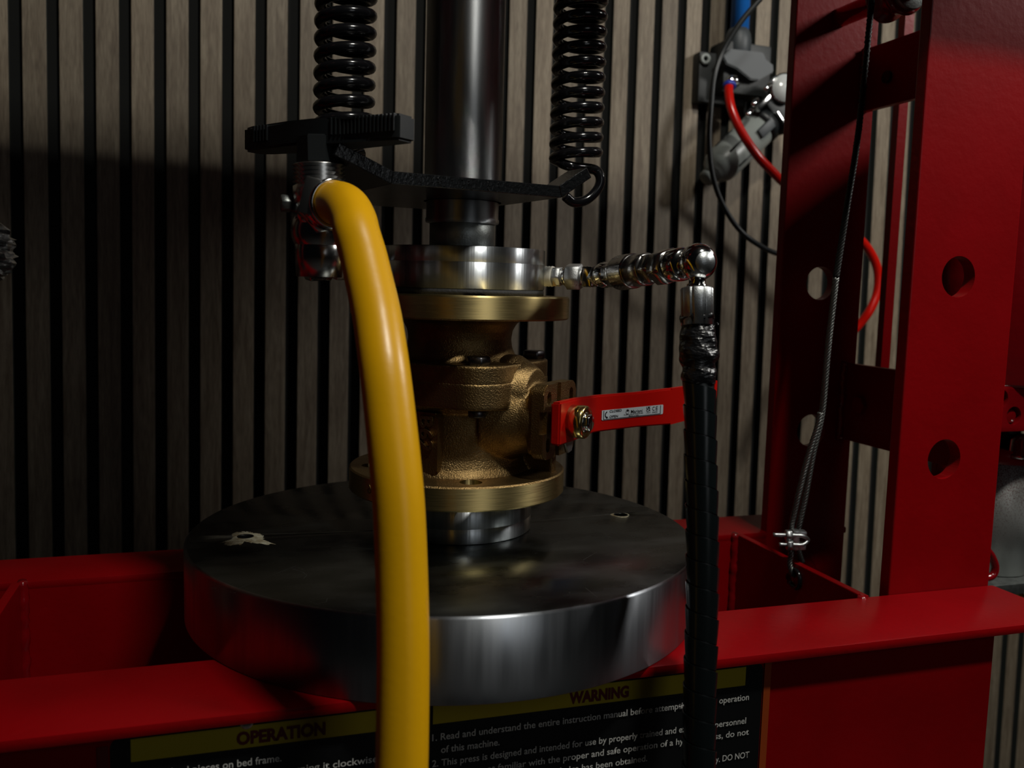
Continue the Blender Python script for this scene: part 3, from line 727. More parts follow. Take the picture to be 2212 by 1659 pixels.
spring((Pl.x, Pl.y), 0.0188, 0.0043, 0.0124, 0.295, 0.60, 'black coil spring left of the ram, behind the T-handle', 0.6, (0.0130, -0.004), [V((-0.103, -0.028, 0.262)), V((-0.116, -0.024, 0.275)), V((-0.112, -0.010, 0.286))])

# ------------------------------------------------------------------ right hose coupling
def colpar(E, B, px):
    d = B - E; lo, hi = -0.5, 1.5
    for _ in range(50):
        m_ = (lo + hi) / 2; q = E + d * m_ - CAM
        if W / 2 + F * q.dot(CR) / q.dot(CW) < px: lo = m_
        else: hi = m_
    return lo
cp = thing('hydraulic_coupling', 'chain of shiny hydraulic fittings from the aluminium ring to the black hose', 'coupling')
A0 = at(1170, 597, D=0.728); A1 = at(1278, 598, D=0.712); axA = (A1 - A0).normalized(); MA = frame(A0, axA)
LA = (A1 - A0).length
def ua(px): return colpar(A0, A1, px) * LA
bm = BM(); prof = []
for k in range(9): prof.append((0.0078 + 0.0004 * (k % 2), ua(1170) + (ua(1196) - ua(1170)) * k / 8))
lathe(bm, [(0, prof[0][1])] + prof + [(0, prof[-1][1])], MA, 40); obj('thread_tape', bm, ptfe, cp, smooth=50, label='white thread sealing tape')
bm = BM(); hexnut(bm, 0.0082, ua(1196), ua(1213), MA, rot=0.1); nut1 = obj('hex_nut', bm, satin, cp, smooth=20)
bm = BM(); lathe(bm, [(0, ua(1212)), (0.0067, ua(1212)), (0.0067, ua(1219)), (0.0078, ua(1222)), (0.0078, ua(1228)), (0, ua(1228))], MA, 40); obj('collar', bm, chrome, cp, smooth=30)
bm = BM(); hexnut(bm, 0.0106, ua(1226), ua(1256), MA, rot=0.25); obj('hex_nut', bm, satin, cp, smooth=20)
bm = BM(); cyl(bm, 0.0066, ua(1255), ua(1266), MA, 32); obj('collar', bm, chrome, cp, smooth=30)
bm = BM(); box(bm, (-0.0075, -0.008, ua(1263)), (0.0075, 0.008, ua(1284)), MA, 0.0012); obj('elbow_block', bm, chrome, cp, smooth=30)
# tag on nut
tg_c = at(1202, 612, D=0.7195)
bm = BM(); box(bm, (-0.003, -0.0024, -0.0004), (0.003, 0.0024, 0.0004), frame(tg_c, -f_h + V((0, 0, -0.5)))); o_t = obj('maker_tag', bm, tan, cp, label='small tan tag')
B0_ = at(1278, 598, D=0.715); B1_ = at(1508, 566, D=0.600); LB = (B1_ - B0_).length; MBm = frame(B0_, B1_ - B0_)
def ub(px): return colpar(B0_, B1_, px) * LB
bm = BM(); hexnut(bm, 0.0088, ub(1279), ub(1298), MBm, rot=0.2); obj('hex_nut', bm, nickel, cp, smooth=20)
bm = BM(); lathe(bm, [(0, ub(1297)), (0.0080, ub(1297)), (0.0096, ub(1303)), (0.0100, ub(1308)), (0.0085, ub(1312)), (0.0085, ub(1318)), (0, ub(1318))], MBm, 48); obj('collar', bm, chrome, cp, smooth=40)
bm = BM(); hexnut(bm, 0.0098, ub(1317), ub(1341), MBm, rot=0.5); obj('hex_nut', bm, nickel, cp, smooth=20)
# knurled sleeve
u0, u1 = ub(1338), ub(1372); bm = BM(); nk = 96; rings = []
for j in range(15):
    z = u0 + (u1 - u0) * j / 14; rr = 0.0128 if 0 < j < 14 else 0.0112
    rings.append([bm.verts.new(MBm @ V(((rr + (0.00035 if (k + j) % 3 == 0 and 1 < j < 10 else 0)) * math.cos(2 * PI * k / nk), (rr + (0.00035 if (k + j) % 3 == 0 and 1 < j < 10 else 0)) * math.sin(2 * PI * k / nk), z))) for k in range(nk)])
for a, b2 in zip(rings[:-1], rings[1:]):
    for k in range(nk): bm.faces.new((a[k], a[(k + 1) % nk], b2[(k + 1) % nk], b2[k]))
bm.faces.new(rings[0][::-1]); bm.faces.new(rings[-1]); obj('coupler_sleeve', bm, nickel, cp, smooth=30, label='knurled coupler sleeve')
bm = BM(); lathe(bm, [(0, ub(1370)), (0.0118, ub(1370)), (0.0118, ub(1398)), (0.0108, ub(1402)), (0, ub(1402))], MBm, 64); obj('coupler_barrel', bm, nickel, cp, smooth=30)
bm = BM(); hexnut(bm, 0.0112, ub(1400), ub(1424), MBm, rot=0.1); obj('hex_nut', bm, nickel, cp, smooth=20)
bm = BM(); hexnut(bm, 0.0127, ub(1424), ub(1452), MBm, rot=0.35); obj('hex_nut', bm, nickel, cp, smooth=20)
bm = BM(); lathe(bm, [(0, ub(1450)), (0.0108, ub(1450)), (0.0113, ub(1458)), (0.0113, ub(1476)), (0.0095, ub(1482)), (0, ub(1482))], MBm, 48); obj('collar', bm, chrome, cp, smooth=40)
ball = B1_
bm = BM(); bmesh.ops.create_uvsphere(bm, u_segments=48, v_segments=32, radius=0.0124, matrix=Matrix.Translation(ball))
fd = (CAM - ball).normalized() * 0.93 + CR * 0.42; fd = fd.normalized()
for v in bm.verts:
    h = (v.co - ball).dot(fd)
    if h > 0.0104: v.co -= fd * (h - 0.0104)
obj('elbow_ball', bm, chrome, cp, smooth=30, label='round chrome elbow')
bm = BM(); cyl(bm, 0.0069, 0.0103, 0.0106, frame(ball, fd), 40); obj('ball_face', bm, zinc, cp, smooth=30, label='speckled flat face')
bm = BM(); lathe(bm, [(0, 0.007), (0.0055, 0.007), (0.0055, 0.0140), (0.0066, 0.0145), (0.0066, 0.0185), (0.006, 0.0190), (0.006, 0.022), (0, 0.022)], frame(ball, (0, 0, -1)), 40); obj('elbow_neck', bm, chrome, cp, smooth=30)

hs_ = thing('hydraulic_hose', 'black spiral-wrapped hydraulic hose hanging in front of the plate at right', 'hose')
# crimped ferrule
f0 = at(1505, 622, D=0.600); f1 = at(1506, 684, D=0.599); MF = frame(f0, f1 - f0); Lf = (f1 - f0).length
bm = BM(); nk = 96; rings = []
for j, (z, k0) in enumerate(((0, 0.93), (0.001, 1), (Lf * 0.45, 1.0), (Lf * 0.5, 0.99), (Lf * 1.3, 0.99), (Lf * 1.3, 0.3))):
    rings.append([bm.verts.new(MF @ V(((0.0107 * k0 - (0.0009 if (k % 12) < 2 else 0)) * math.cos(2 * PI * k / nk), (0.0107 * k0 - (0.0009 if (k % 12) < 2 else 0)) * math.sin(2 * PI * k / nk), z))) for k in range(nk)])
for a, b2 in zip(rings[:-1], rings[1:]):
    for k in range(nk): bm.faces.new((a[k], a[(k + 1) % nk], b2[(k + 1) % nk], b2[k]))
bm.faces.new(rings[0][::-1]); obj('ferrule', bm, zinc, hs_, smooth=40, label='grey crimped ferrule')
hpts = [at(1506, 678, D=0.600), at(1506, 760, D=0.598), at(1511, 850, D=0.596), at(1514, 1000, D=0.592), at(1517, 1150, D=0.588), at(1517, 1300, D=0.584), at(1513, 1450, D=0.580), at(1510, 1659, D=0.574), at(1508, 2000, D=0.56)]
path = spline(hpts, 24)
bm = BM(); tube(bm, path, 0.0094, 24); obj('hose_core', bm, blackp, hs_, smooth=60)
# tape wrap at the top: irregular sleeve
tp_ = spline([at(1506, 679, D=0.600), at(1506, 700, D=0.600), at(1508, 740, D=0.599), at(1509, 770, D=0.598), at(1509, 800, D=0.597), at(1510, 830, D=0.5965)], 16)
def trad(t):
    return 0.0109 + 0.0020 * math.exp(-((t - 0.52) / 0.16) ** 2) + 0.0006 * math.sin(t * 23)
bm = BM(); tube(bm, tp_, trad, 40)
for v in bm.verts: v.co += V((math.sin(v.co.z * 700) * 0.0004, math.sin(v.co.z * 430 + v.co.x * 500) * 0.0004, math.sin(v.co.x * 400 + v.co.y * 350) * 0.0008))
obj('tape_wrap', bm, tape, hs_, smooth=60, label='wrinkled black insulating tape')
bm = BM(); tube(bm, spline([at(1541, 706, D=0.596), at(1545, 700, D=0.596), at(1549, 698, D=0.595), at(1551, 703, D=0.595)], 5), 0.0006, 6); obj('tape_end', bm, tape, hs_, smooth=60)
# spiral wrap: overlapping helical ribbon, slightly conical per turn
pitch = 0.0162
cum = [0]
for a, b2 in zip(path[:-1], path[1:]): cum.append(cum[-1] + (b2 - a).length)
def pat(s):
    s = max(0, min(cum[-1] - 1e-6, s)); lo = 0
    import bisect
    i = min(len(path) - 2, max(0, bisect.bisect_right(cum, s) - 1)); t = (s - cum[i]) / max(1e-9, cum[i + 1] - cum[i])
    return path[i].lerp(path[i + 1], t), (path[i + 1] - path[i]).normalized()
bm = BM(); s0 = 0.036; turns = int((cum[-1] - s0) / pitch); nt_ = 40; prevrow = None
for k in range(turns * nt_ + 1):
    a = 2 * PI * k / nt_; row = []
    for w_, rr in ((0.0, 0.0104), (0.0005, 0.0109), (0.5, 0.0104), (0.94, 0.0098), (0.95, 0.0095)):
        s = s0 + pitch * (k / nt_ + w_ * 0.999)
        c_, t_ = pat(s); x = (e_r - t_ * e_r.dot(t_)).normalized(); y = t_.cross(x)
        row.append(bm.verts.new(c_ + x * rr * math.cos(-a) + y * rr * math.sin(-a)))
    if prevrow:
        for j in range(4): bm.faces.new((prevrow[j], prevrow[j + 1], row[j + 1], row[j]))
    prevrow = row
bmesh.ops.recalc_face_normals(bm, faces=bm.faces)
obj('spiral_wrap', bm, hosewrap, hs_, smooth=40, label='black plastic spiral wrap')

# ------------------------------------------------------------------ yellow hose
yh = thing('yellow_hose', 'thick yellow rubber hose bending down from the left valve in the foreground', 'hose')
yp = [at(716, 440, D=0.572), at(735, 440, D=0.560), at(752, 452, D=0.546), at(765, 478, D=0.535), at(771, 505, D=0.527), at(785, 553, D=0.52), at(796, 600, D=0.513), at(808, 652, D=0.505), at(818, 705, D=0.497), at(831, 798, D=0.485), at(843, 900, D=0.478), at(853.5, 1000, D=0.473), at(862, 1100, D=0.47), at(868, 1250, D=0.468), at(871, 1400, D=0.466), at(869, 1600, D=0.464), at(866, 1720, D=0.463), at(860, 1950, D=0.462)]
bm = BM(); tube(bm, spline(yp, 8), 0.01345, 48); obj('hose_tube', bm, yellow, yh, smooth=60)
t0 = (yp[1] - yp[0]).normalized()
bm = BM(); lathe(bm, [(0.0133, -0.003), (0.0155, -0.003), (0.0158, 0.0), (0.0155, 0.004), (0.0136, 0.004)], frame(yp[0] + t0 * 0.002, t0), 48, closed=True); obj('hose_clamp', bm, chrome, yh, smooth=40, label='shiny ring round the hose end')

# ------------------------------------------------------------------ left valve with black T-handle
lv = thing('shutoff_valve', 'chromed shut-off valve with black T-handle left of the ram', 'valve')
c0 = at(690, 400, D=0.600)         # middle of the threaded neck's lower end
dn = V((0.0, 0.0, 1.0)); tilt = (dn + CR * -0.03).normalized()
ML = frame(c0, tilt)
pr = [(0, -0.012), (0.0172, -0.012)]
for k in range(11): pr.append((0.0172 if k % 2 == 0 else 0.0148, -0.001 + 0.0135 * k / 10))
pr += [(0.0155, 0.0135), (0, 0.0135)]
bm = BM(); lathe(bm, pr, ML, 64); obj('threaded_neck', bm, satinc, lv, smooth=25)
bm = BM(); n8 = [(0.0145 * math.cos(2 * PI * k / 8 + 0.2), 0.0145 * math.sin(2 * PI * k / 8 + 0.2)) for k in range(8)]
prism(bm, n8, 0.0135, 0.031, ML, bev=0.0008); obj('handle_stem', bm, blackp, lv, smooth=20)
# T bar: runs from far left to near right
hl = at(545, 311, D=0.640); hr = at(880, 270, D=0.567); hm = at(713, 292, D=0.600)
hx = (hr - hl); hx.z = 0; Lh = hx.length; hx.normalize(); hy = V((-hx.y, hx.x, 0)); hc = (hl + hr) / 2
MH = Matrix(((hx.x, hy.x, 0, hc.x), (hx.y, hy.y, 0, hc.y), (0, 0, 1, 0.0), (0, 0, 0, 1)))
zc = at(713, 292, D=0.6035).z
out = [(-0.5, 0.0055), (-0.49, 0.0080), (-0.42, 0.0100), (-0.30, 0.0118), (-0.14, 0.0165), (0.02, 0.0168), (0.10, 0.0140), (0.20, 0.0105), (0.48, 0.0088), (0.5, 0.0070)]
pts = [(u * Lh, -v) for u, v in out] + [(u * Lh, v) for u, v in out[::-1]]
M2 = MH.copy(); M2[2][3] = zc
bm = BM(); prism(bm, pts, -0.0082, 0.0080, M2, bev=0.0016); obj('handle_bar', bm, blackp, lv, smooth=35)
for ua_, ub_, nr in ((-0.40, -0.30, 5), (0.13, 0.475, 17)):
    for k in range(nr):
        u = ua_ + (ub_ - ua_) * k / (nr - 1)
        hwid = 0
        for (a, va), (b2, vb) in zip(out[:-1], out[1:]):
            if a <= u <= b2: hwid = va + (vb - va) * (u - a) / (b2 - a)
        bm = BM(); box(bm, (u * Lh - 0.0007, -hwid - 0.0012, -0.0030), (u * Lh + 0.0007, -hwid + 0.002, 0.0078), M2, bev=0.0003); obj('grip_rib', bm, blackp, lv)
# body: hex, sphere, outlet branch, inlet rim
bm = BM(); hexnut(bm, 0.0195, -0.026, -0.012, ML, rot=0.3); obj('body_hex', bm, chrome, lv, smooth=20)
bodyc = c0 + V((0, 0, -0.030))
bm = BM(); bmesh.ops.create_uvsphere(bm, u_segments=40, v_segments=24, radius=0.0185, matrix=Matrix.Translation(bodyc)); lathe(bm, [(0, 0), (0.0165, 0.0), (0.0150, 0.03), (0, 0.03)], frame(bodyc, (0, 0, -1)), 48); obj('valve_body', bm, nickel, lv, smooth=40)
t1 = (yp[0] - bodyc - V((0, 0, 0.018))).normalized()
ob = bodyc + V((0, 0, 0.014))
brd = (yp[0] - ob); bl = brd.length; MO = frame(ob, brd)
bm = BM(); hexnut(bm, 0.0178, bl * 0.30, bl * 0.62, MO, rot=0.2); obj('union_nut', bm, satinc, lv, smooth=20)
bm = BM(); lathe(bm, [(0, 0), (0.0125, 0), (0.0125, bl * 0.62), (0.0158, bl * 0.64), (0.0160, bl * 0.80), (0.0135, bl * 0.84), (0.0125, bl), (0, bl)], MO, 48); obj('outlet_branch', bm, chrome, lv, smooth=30)
# clamp screw housing
cs = at(672, 424, D=0.565)
bm = BM(); box(bm, (-0.0052, -0.0115, -0.004), (0.0052, 0.0115, 0.004), frame(cs, -f_h, up=V((0.25, 0, 1))), 0.0015); obj('clamp_housing', bm, satinc, lv, smooth=40)
bm = BM(); hexnut(bm, 0.0058, 0, 0.007, frame(at(630, 440, D=0.60), -e_r - f_h * 0.4), rot=0.2); obj('clamp_screw', bm, dullsteel, lv, smooth=20)
bm = BM(); bmesh.ops.create_uvsphere(bm, u_segments=16, v_segments=10, radius=0.0022, matrix=Matrix.Translation(at(667, 459, D=0.568))); obj('clamp_pin', bm, chrome, lv, smooth=60)
# lower inlet elbow: big rim that faces the viewer
rimc = at(694, 538, D=0.640); rd = (-f_h + V((0, 0, 0.25)) + e_r * 0.05).normalized(); MR = frame(rimc, rd)
bm = BM(); lathe(bm, [(0.0115, -0.006), (0.0170, -0.006), (0.0176, -0.002), (0.0176, 0.001), (0.0166, 0.002), (0.0168, 0.005), (0.0160, 0.006), (0.0152, 0.005), (0.0115, 0.003)], MR, 64, closed=True); obj('inlet_rim', bm, satinc, lv, smooth=30)
bm = BM(); tube(bm, spline([rimc - rd * 0.006, rimc + rd * 0.006, bodyc + V((0, 0, -0.02)), bodyc + V((0, 0, -0.004))], 8), 0.0122, 32); obj('inlet_elbow', bm, nickel, lv, smooth=50)
# thin fittings to the ring
g0 = at(690, 580, D=0.665); g1 = at(830, 577, D=0.700); MG = frame(g0, g1 - g0); LG = (g1 - g0).length
def ug(px): return colpar(g0, g1, px) * LG
bm = BM(); hexnut(bm, 0.0095, ug(664), ug(711), MG, rot=0.15); obj('hex_nut', bm, chrome, lv, smooth=20)
bm = BM(); cyl(bm, 0.0045, ug(708), ug(726), MG, 32); obj('collar', bm, chrome, lv, smooth=30)
bm = BM(); hexnut(bm, 0.0092, ug(722), ug(750), MG, rot=0.25); obj('hex_nut', bm, satin, lv, smooth=20)
bm = BM(); cyl(bm, 0.0060, ug(748), ug(838), MG, 32); obj('nipple', bm, nickel, lv, smooth=30)

# ------------------------------------------------------------------ steel rope
rp = thing('steel_rope', 'twisted steel wire rope hanging from the drum to the bed, clamped into a loop', 'rope')
def rope(path_, r, nm='rope_strands', strands=5, tw=0.016, m=cable):
    cum_ = [0]
    for a, b2 in zip(path_[:-1], path_[1:]): cum_.append(cum_[-1] + (b2 - a).length)
    bm = BM()
    for s in range(strands):
        q = []
        for i, p in enumerate(path_):
            t = (path_[min(i + 1, len(path_) - 1)] - path_[max(i - 1, 0)]).normalized(); x, y, z = basis(t, V((0.3, 1, 0)))
            a = 2 * PI * (s / strands + cum_[i] / tw); q.append(p + x * math.cos(a) * r * 0.55 + y * math.sin(a) * r * 0.55)
        tube(bm, q, r * 0.5, 6)
    o = obj(nm, bm, m, rp, smooth=60); return o
cTop = V((0.3785, 0.0, 0.492)); cSp = at(1775, 898, Y=0.0); cCl = at(1713, 1150, X=0.326)
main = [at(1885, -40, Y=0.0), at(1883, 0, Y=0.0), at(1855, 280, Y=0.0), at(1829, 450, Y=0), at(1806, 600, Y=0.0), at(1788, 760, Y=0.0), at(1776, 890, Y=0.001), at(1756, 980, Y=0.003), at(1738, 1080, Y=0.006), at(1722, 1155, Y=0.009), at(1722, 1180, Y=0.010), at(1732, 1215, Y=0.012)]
rope(spline(main[:5], 30), 0.0030, m=mat('shaded_rope', (0.02, 0.021, 0.02), 0.6, 0.5), nm='shaded_strands')  # upper rope hangs in shade; that shade is put into its darker colour
rope(spline(main[4:], 30), 0.0030)
second = [at(1772, 892, Y=-0.006), at(1765, 925, Y=-0.006), at(1746, 985, Y=-0.004), at(1722, 1080, Y=-0.002), at(1706, 1160, X=0.3245), at(1709, 1195, X=0.3245), at(1706, 1215, X=0.324), at(1710, 1235, X=0.325), at(1718, 1243, X=0.3285)]
rope(spline(second, 24), 0.0028)
lp = at(1716, 1250, X=0.326)
bm = BM(); tube(bm, [lp + V((0.0004, math.cos(a) * 0.008, math.sin(a) * 0.0085)) for a in [k / 24 * 1.7 * PI + 0.3 for k in range(25)]], 0.0022, 8); obj('loop_thimble', bm, blackspring, rp, smooth=60)
cc = at(1713, 1164, X=0.3235)
MC = frame(cc, e_r)
bm = BM(); box(bm, (-0.0050, -0.0100, -0.0015), (0.0050, 0.0090, 0.0050), MC, 0.0020); box(bm, (-0.005, -0.0095, 0.003), (0.005, -0.003, 0.0115), MC, 0.0018); box(bm, (-0.005, 0.0030, 0.003), (0.005, 0.0085, 0.0115), MC, 0.0018); obj('clip_saddle', bm, zinc, rp, smooth=40)
bm = BM(); tube(bm, spline([MC @ V((-0.004, 0.0045, -0.020)), MC @ V((-0.004, 0.0045, 0.0)), MC @ V((-0.0045, 0.004, 0.008)), MC @ V((-0.003, 0.0, 0.013)), MC @ V((-0.0045, -0.004, 0.008)), MC @ V((-0.004, -0.0045, 0.0)), MC @ V((-0.004, -0.0045, -0.014))], 8), 0.0019, 10); obj('clip_bolt', bm, zinc, rp, smooth=60)
bm = BM(); hexnut(bm, 0.0052, -0.0085, -0.0030, MC @ Matrix.Translation((-0.004, 0.0045, 0))); hexnut(bm, 0.0052, -0.0070, -0.0018, MC @ Matrix.Translation((-0.004, -0.0045, 0)), rot=0.3); o = obj('clip_nuts', bm, zinc, rp, smooth=20)

# ------------------------------------------------------------------ air supply on the wall
DW = 1.17
def wp(x, y, off=0.0):    # point in front of the slats by off
    d = CW + CR * ((x - W / 2) / F) - CU * ((y - H / 2) / F); o_ = V((0, 0.5089, 0)); n_ = V((-0.0351, 0.99886, -0.03226))
    t = ((o_ - n_ * off) - CAM).dot(n_) / d.dot(n_); return CAM + d * t
bp = thing('blue_air_pipe', 'bright blue air pipe coming down the slat wall', 'pipe')
q0 = wp(1597, 75, 0.03)
bm = BM(); cyl(bm, 0.0135, -0.02, 0.5, frame(q0, (0.02, 0.03, 1)), 40); obj('pipe_tube', bm, bluep, bp, smooth=40)
bm = BM(); bmz = frame(wp(1592, 128, 0.03), (0.02, 0.03, 1)); lathe(bm, [(0, -0.022), (0.0195, -0.022), (0.0195, 0.026), (0.0175, 0.036), (0.0140, 0.043), (0, 0.043)], bmz, 48); obj('pipe_socket', bm, greyp, bp, smooth=40, label='grey pipe socket')
mf = thing('air_manifold', 'dark grey plastic manifold block screwed to the slat wall', 'manifold')
mb = wp(1545, 175, 0.0)
Mwl = wall_M.copy(); Mwl.translation = V((0, 0, 0))
def wallbox(bm, x0, y0, x1, y1, o0, o1, bev=0.003):
    a = wp(x0, y1, (o0 + o1) / 2); b2 = wp(x1, y0, (o0 + o1) / 2); R_ = wall_M.to_3x3().inverted()
    a_, b_ = R_ @ a, R_ @ b2; c_ = (a_ + b_) / 2; h = (b_ - a_) / 2
    box(bm, (c_.x - abs(h.x), -o1 + 0, c_.z - abs(h.z)), (c_.x + abs(h.x), -o0, c_.z + abs(h.z)), wall_M.to_3x3().to_4x4() @ Matrix.Translation((0, (R_ @ V((0, 0.5089, 0))).y, 0)), bev)
bm = BM(); wallbox(bm, 1500, 128, 1606, 222, 0.0, 0.020); wallbox(bm, 1545, 108, 1650, 205, 0.002, 0.042); obj('block', bm, greyd, mf, smooth=35)
# angled front cover
cv = [(1562, 122), (1580, 105), (1650, 113), (1656, 128), (1671, 140), (1672, 155), (1640, 173), (1622, 172), (1592, 148), (1570, 138)]
P3 = [wp(x, y, 0.055) for x, y in cv]; bm = BM(); fr = [bm.verts.new(p) for p in P3]; nb = V((-0.0351, 0.99886, -0.03226)) * 0.022; bk = [bm.verts.new(p + nb) for p in P3]
bm.faces.new(fr); bm.faces.new(bk[::-1])
for k in range(len(cv)): bm.faces.new((fr[k], bk[k], bk[(k + 1) % len(cv)], fr[(k + 1) % len(cv)]))
bmesh.ops.recalc_face_normals(bm, faces=bm.faces); bmesh.ops.bevel(bm, geom=[e for e in bm.edges if e.calc_face_angle(0) > 1], offset=0.0015, segments=2, affect='EDGES'); obj('cover', bm, greyp, mf, smooth=40)
bm = BM(); lathe(bm, [(0.0035, 0), (0.008, 0), (0.008, 0.004), (0.0035, 0.004)], frame(wp(1522, 128, 0.021), (0, -1, 0)), 24, closed=True); obj('screw_lug', bm, greyl, mf, smooth=40)
bm = BM(); hexnut(bm, 0.011, 0, 0.010, frame(wp(1580, 172, 0.060), (-0.15, -0.5, -0.9))); obj('port_nut', bm, chrome, mf, smooth=20)
bm = BM(); cyl(bm, 0.0095, 0, 0.007, frame(wp(1575, 181, 0.062), (-0.15, -0.5, -0.9)), 32, 0.001); obj('release_ring', bm, bluer, mf, smooth=40, label='blue release ring')
bm = BM()
for (x, y) in ((1487, 112), (1487, 186)): cyl(bm, 0.003, 0, 0.0006, frame(wp(x, y, 0.0003), (0, -1, 0.03)), 12)
o = obj('old_screw_holes', bm, felt, wall); o['kind'] = 'stuff'
# red air hose
ah = thing('red_air_hose', 'glossy red air hose curving from the manifold behind the left upright plate', 'hose')
rpth = [wp(1575, 183, 0.064), wp(1574, 200, 0.07), wp(1580, 235, 0.08), wp(1600, 282, 0.09), wp(1635, 335, 0.10), wp(1668, 370, 0.10), wp(1700, 400, 0.10), wp(1780, 455, 0.11), wp(1850, 510, 0.12), wp(1880, 545, 0.12), wp(1896, 585, 0.12), wp(1895, 630, 0.12), wp(1878, 672, 0.12), wp(1850, 708, 0.11), wp(1800, 760, 0.10), wp(1760, 860, 0.1)]
bm = BM(); tube(bm, spline(rpth, 10), 0.0064, 16); obj('hose_tube', bm, redhose, ah, smooth=60)
# black cable
bm = BM(); tube(bm, spline([wp(1690, -60, 0.16), wp(1642, -2, 0.15), wp(1600, 48, 0.14), wp(1562, 110, 0.13), wp(1543, 165, 0.13), wp(1536, 230, 0.13), wp(1532, 300, 0.13), wp(1538, 370, 0.13), wp(1556, 430, 0.13), wp(1588, 485, 0.13), wp(1625, 520, 0.13), wp(1680, 548, 0.12), wp(1760, 560, 0.11)], 12), 0.0037, 12)
tag(obj('black_cable', bm, blackp, None, smooth=60), 'thin black cable hanging in an arc before the air manifold', 'cable')
# filter regulator
fr_ = thing('filter_regulator', 'air filter regulator with grey bowl and round gauge, tilted on the wall', 'regulator')
a0 = wp(1548, 365, 0.05); a1 = wp(1662, 255, 0.05); ax = (a1 - a0).normalized(); MFm = frame(a0, ax, up=V((0, -1, 0))); LFm = (a1 - a0).length
bm = BM(); lathe(bm, [(0, -0.016), (0.013, -0.016), (0.015, -0.008), (0.021, -0.004), (0.025, 0.004), (0.0265, 0.012), (0.0265, LFm * 0.80), (0, LFm * 0.80)], MFm, 48); obj('bowl', bm, greyl, fr_, smooth=40, label='light grey filter bowl')
bm = BM(); cyl(bm, 0.012, -0.026, -0.014, MFm, 32, 0.003); obj('drain_knob', bm, greyl, fr_, smooth=40)
bm = BM(); MFi = MFm
for ang in (-0.45, 0.55, -1.5, 1.6):
    a = PI / 2 + ang; # slots on the side towards the viewer
    nrm = MFm.to_3x3() @ V((math.cos(a), math.sin(a), 0))
    pp = a0 + ax * LFm * 0.16 + nrm * 0.0262
    tube(bm, [pp, pp + ax * LFm * 0.30], 0.0017, 8)
obj('sight_slots', bm, blackp, fr_, smooth=60)
nrm = MFm.to_3x3() @ V((0, 1, 0))
bm = BM(); lathe(bm, [(0, LFm * 0.78), (0.0285, LFm * 0.78), (0.0285, LFm * 0.92), (0, LFm * 0.92)], MFm, 40); obj('bowl_collar', bm, blackp, fr_, smooth=40)
bm = BM(); box(bm, (-0.007, 0.022, LFm * 0.60), (0.007, 0.031, LFm * 0.84), MFm, 0.002); obj('latch', bm, greyp, fr_, smooth=40)
bm = BM(); box(bm, (-0.028, -0.024, LFm * 0.92), (0.028, 0.028, LFm * 0.92 + 0.046), MFm, 0.003); obj('regulator_body', bm, blackp, fr_, smooth=40)
Z9 = LFm * 0.92
bm = BM()
for (x, y, z, hx_, hy_, hz_) in ((-0.014, 0.030, Z9 + 0.004, 0.022, 0.0025, 0.0025), (-0.034, 0.028, Z9 + 0.016, 0.0025, 0.0025, 0.014), (-0.030, 0.030, Z9 + 0.032, 0.008, 0.003, 0.004), (0.030, 0.026, Z9 + 0.000, 0.004, 0.004, 0.018)):
    box(bm, (x - hx_, y - hy_, z - hz_), (x + hx_, y + hy_, z + hz_), MFm, 0.001)
obj('bracket', bm, chrome, fr_, smooth=30, label='shiny clamp bracket')
for (x, y, nm) in ((1637, 214, 'bracket_screw'), (1625, 236, 'bracket_screw'), (1663, 181, 'bracket_screw')):
    bm = BM(); cyl(bm, 0.0035, 0, 0.016, frame(wp(x, y, 0.075), ax * -1 + V((0, -0.3, 0))), 16, 0.001); obj(nm, bm, chrome, fr_, smooth=30)
gc = wp(1696, 190, 0.085)
gd = V((-0.12, -1, 0.05)).normalized(); MGa = frame(gc, gd)
bm = BM(); lathe(bm, [(0, -0.02), (0.018, -0.02), (0.0215, -0.012), (0.0220, 0.0), (0.0205, 0.002), (0.0195, 0.0), (0, 0)], MGa, 48); g_ = obj('gauge_case', bm, chrome, fr_, smooth=30)
bm = BM(); cyl(bm, 0.0194, 0.0, 0.0010, MGa, 48); obj('gauge_glass', bm, dialw, fr_, smooth=30, label='pale gauge face')

# ------------------------------------------------------------------ pump unit behind the right upright
pu = thing('pump_unit', 'red tank and grey cylinder of the pump right of the front upright', 'pump')
tc_ = V((0.560, 0.010, 0))
bm = BM(); zt0 = at(2190, 836, Y=-0.04).z
lathe(bm, [(0, zt0), (0.064, zt0), (0.066, zt0 + 0.003), (0.066, 0.385), (0.060, 0.392), (0, 0.392)], Matrix.Translation(tc_), 64); obj('tank', bm, redg, pu, smooth=40)
Yb = -0.045
pA = at(2150, 836, Y=Yb); pB = at(2150, 934, Y=Yb)
bm = BM(); box(bm, (0.475, Yb, pB.z), (0.64, 0.05, pA.z), bev=0.0015); blk = obj('pump_block', bm, redg, pu, smooth=30)
kb = BM(); hh = [at(2162, 861, Y=Yb), at(2190, 898, Y=Yb)]
for p in hh: cyl(kb, 0.0088, -0.009, 0.02, frame(p, (0, -1, 0)), 32)
cut(blk, kb)
for p in hh:
    bm = BM(); hexnut(bm, 0.0070, -0.009, -0.003, frame(p + V((-0.0004, 0, -0.001)), (0, -1, 0))); obj('sunk_screw', bm, redg, pu, smooth=25)
pc1 = at(2148, 1120, Y=0.02)
zt1 = at(2160, 985, Y=-0.01).z; zb1 = at(2160, 1246, Y=-0.01).z
bm = BM(); cyl(bm, 0.0335, zb1, zt1, Matrix.Translation((pc1.x, pc1.y, 0)), 64); obj('pump_cylinder', bm, spray, pu, smooth=40, label='grey cylinder speckled with red overspray')
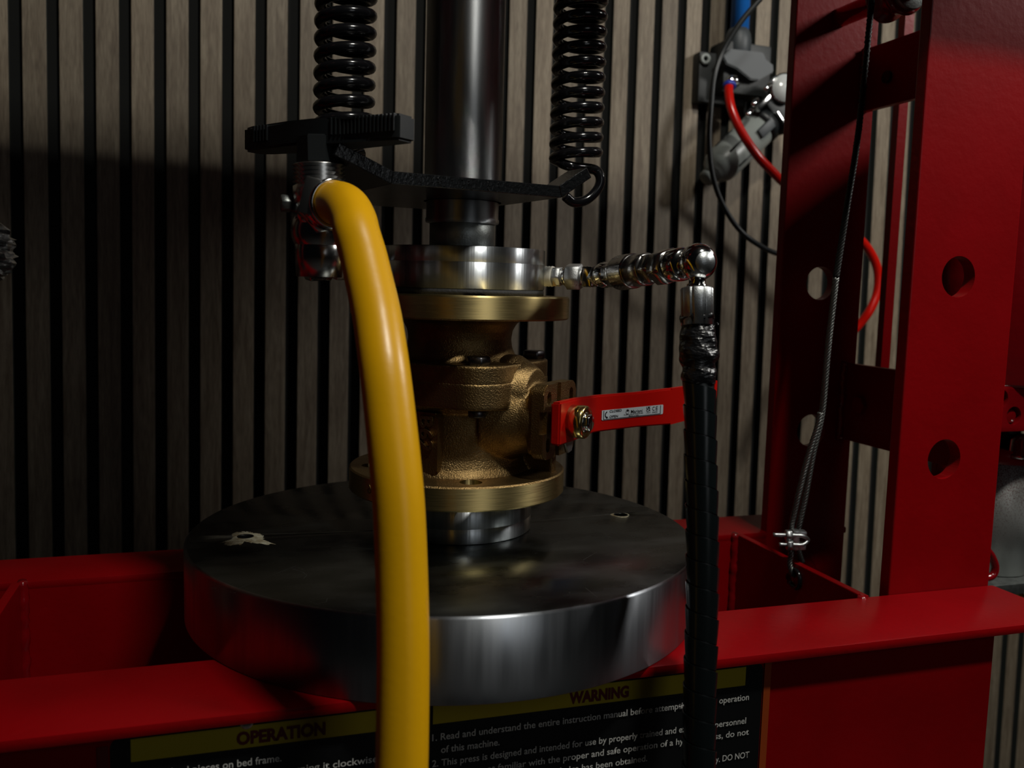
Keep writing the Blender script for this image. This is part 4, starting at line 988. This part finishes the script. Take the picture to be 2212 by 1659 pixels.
bm = BM(); cyl(bm, 0.0345, zt1 - 0.010, zt1 + 0.004, Matrix.Translation((pc1.x, pc1.y, 0)), 64); obj('cylinder_collar', bm, red, pu, smooth=40)
bm = BM(); cyl(bm, 0.014, zt1, pB.z + 0.002, Matrix.Translation((pc1.x + 0.005, pc1.y, 0)), 32); obj('pump_neck', bm, blackp, pu, smooth=40)
dm = at(2208, 966, Y=-0.01)
bm = BM(); lathe(bm, [(0.0, 0.020), (0.006, 0.019), (0.011, 0.013), (0.012, 0.0), (0.014, -0.001), (0.014, -0.004), (0, -0.004)], Matrix.Translation(dm - V((0, 0, 0.006))), 32); obj('cap_nut', bm, chrome, pu, smooth=40)
bm = BM(); box(bm, (0.505, -0.03, zb1 - 0.012), (0.66, 0.08, zb1 - 0.001), bev=0.001); obj('base_bracket', bm, dullsteel, pu, smooth=30)
bm = BM(); box(bm, (0.568, 0.086, -0.10), (0.68, 0.094, 0.16), bev=0.001); obj('mount_plate', bm, red, pu)
bm = BM(); hk = [at(2112, 1150, Y=-0.03), at(2126, 1180, Y=-0.03), at(2142, 1202, Y=-0.03), at(2150, 1225, Y=-0.03), at(2145, 1242, Y=-0.03), at(2130, 1249, Y=-0.03), at(2105, 1248, Y=-0.03)]
tube(bm, spline(hk, 8), 0.0038, 12); obj('hook', bm, redg, pu, smooth=60)
bm = BM()
for x, y in ((2196, 1278), (2209, 1285)):
    cyl(bm, 0.004, -0.01, 0.01, Matrix.Translation(at(x, y, Y=0.02)), 16)
obj('base_studs', bm, brassn, pu, smooth=40)

# ------------------------------------------------------------------ crumpled clear film at the far left
bm = BM(); bc = at(-18, 548, D=0.82); nx, nz = 16, 26; grid = []
rnd = random.Random(5)
for j in range(nz + 1):
    row = []
    for i in range(nx + 1):
        a = 2 * PI * i / nx; hgt_ = j / nz
        r_ = (0.004 + 0.014 * math.sin(PI * hgt_) ** 0.6) * (1 + rnd.uniform(-0.28, 0.28))
        row.append(bm.verts.new(bc + V((r_ * math.cos(a), r_ * math.sin(a) * 0.7, 0.030 - 0.055 * hgt_))))
    grid.append(row)
for j in range(nz):
    for i in range(nx): bm.faces.new((grid[j][i], grid[j][(i + 1) % nx], grid[j + 1][(i + 1) % nx], grid[j + 1][i]))
tag(obj('plastic_bag', bm, bagm, None), 'crumpled clear plastic film hanging at the left picture edge', 'plastic bag')
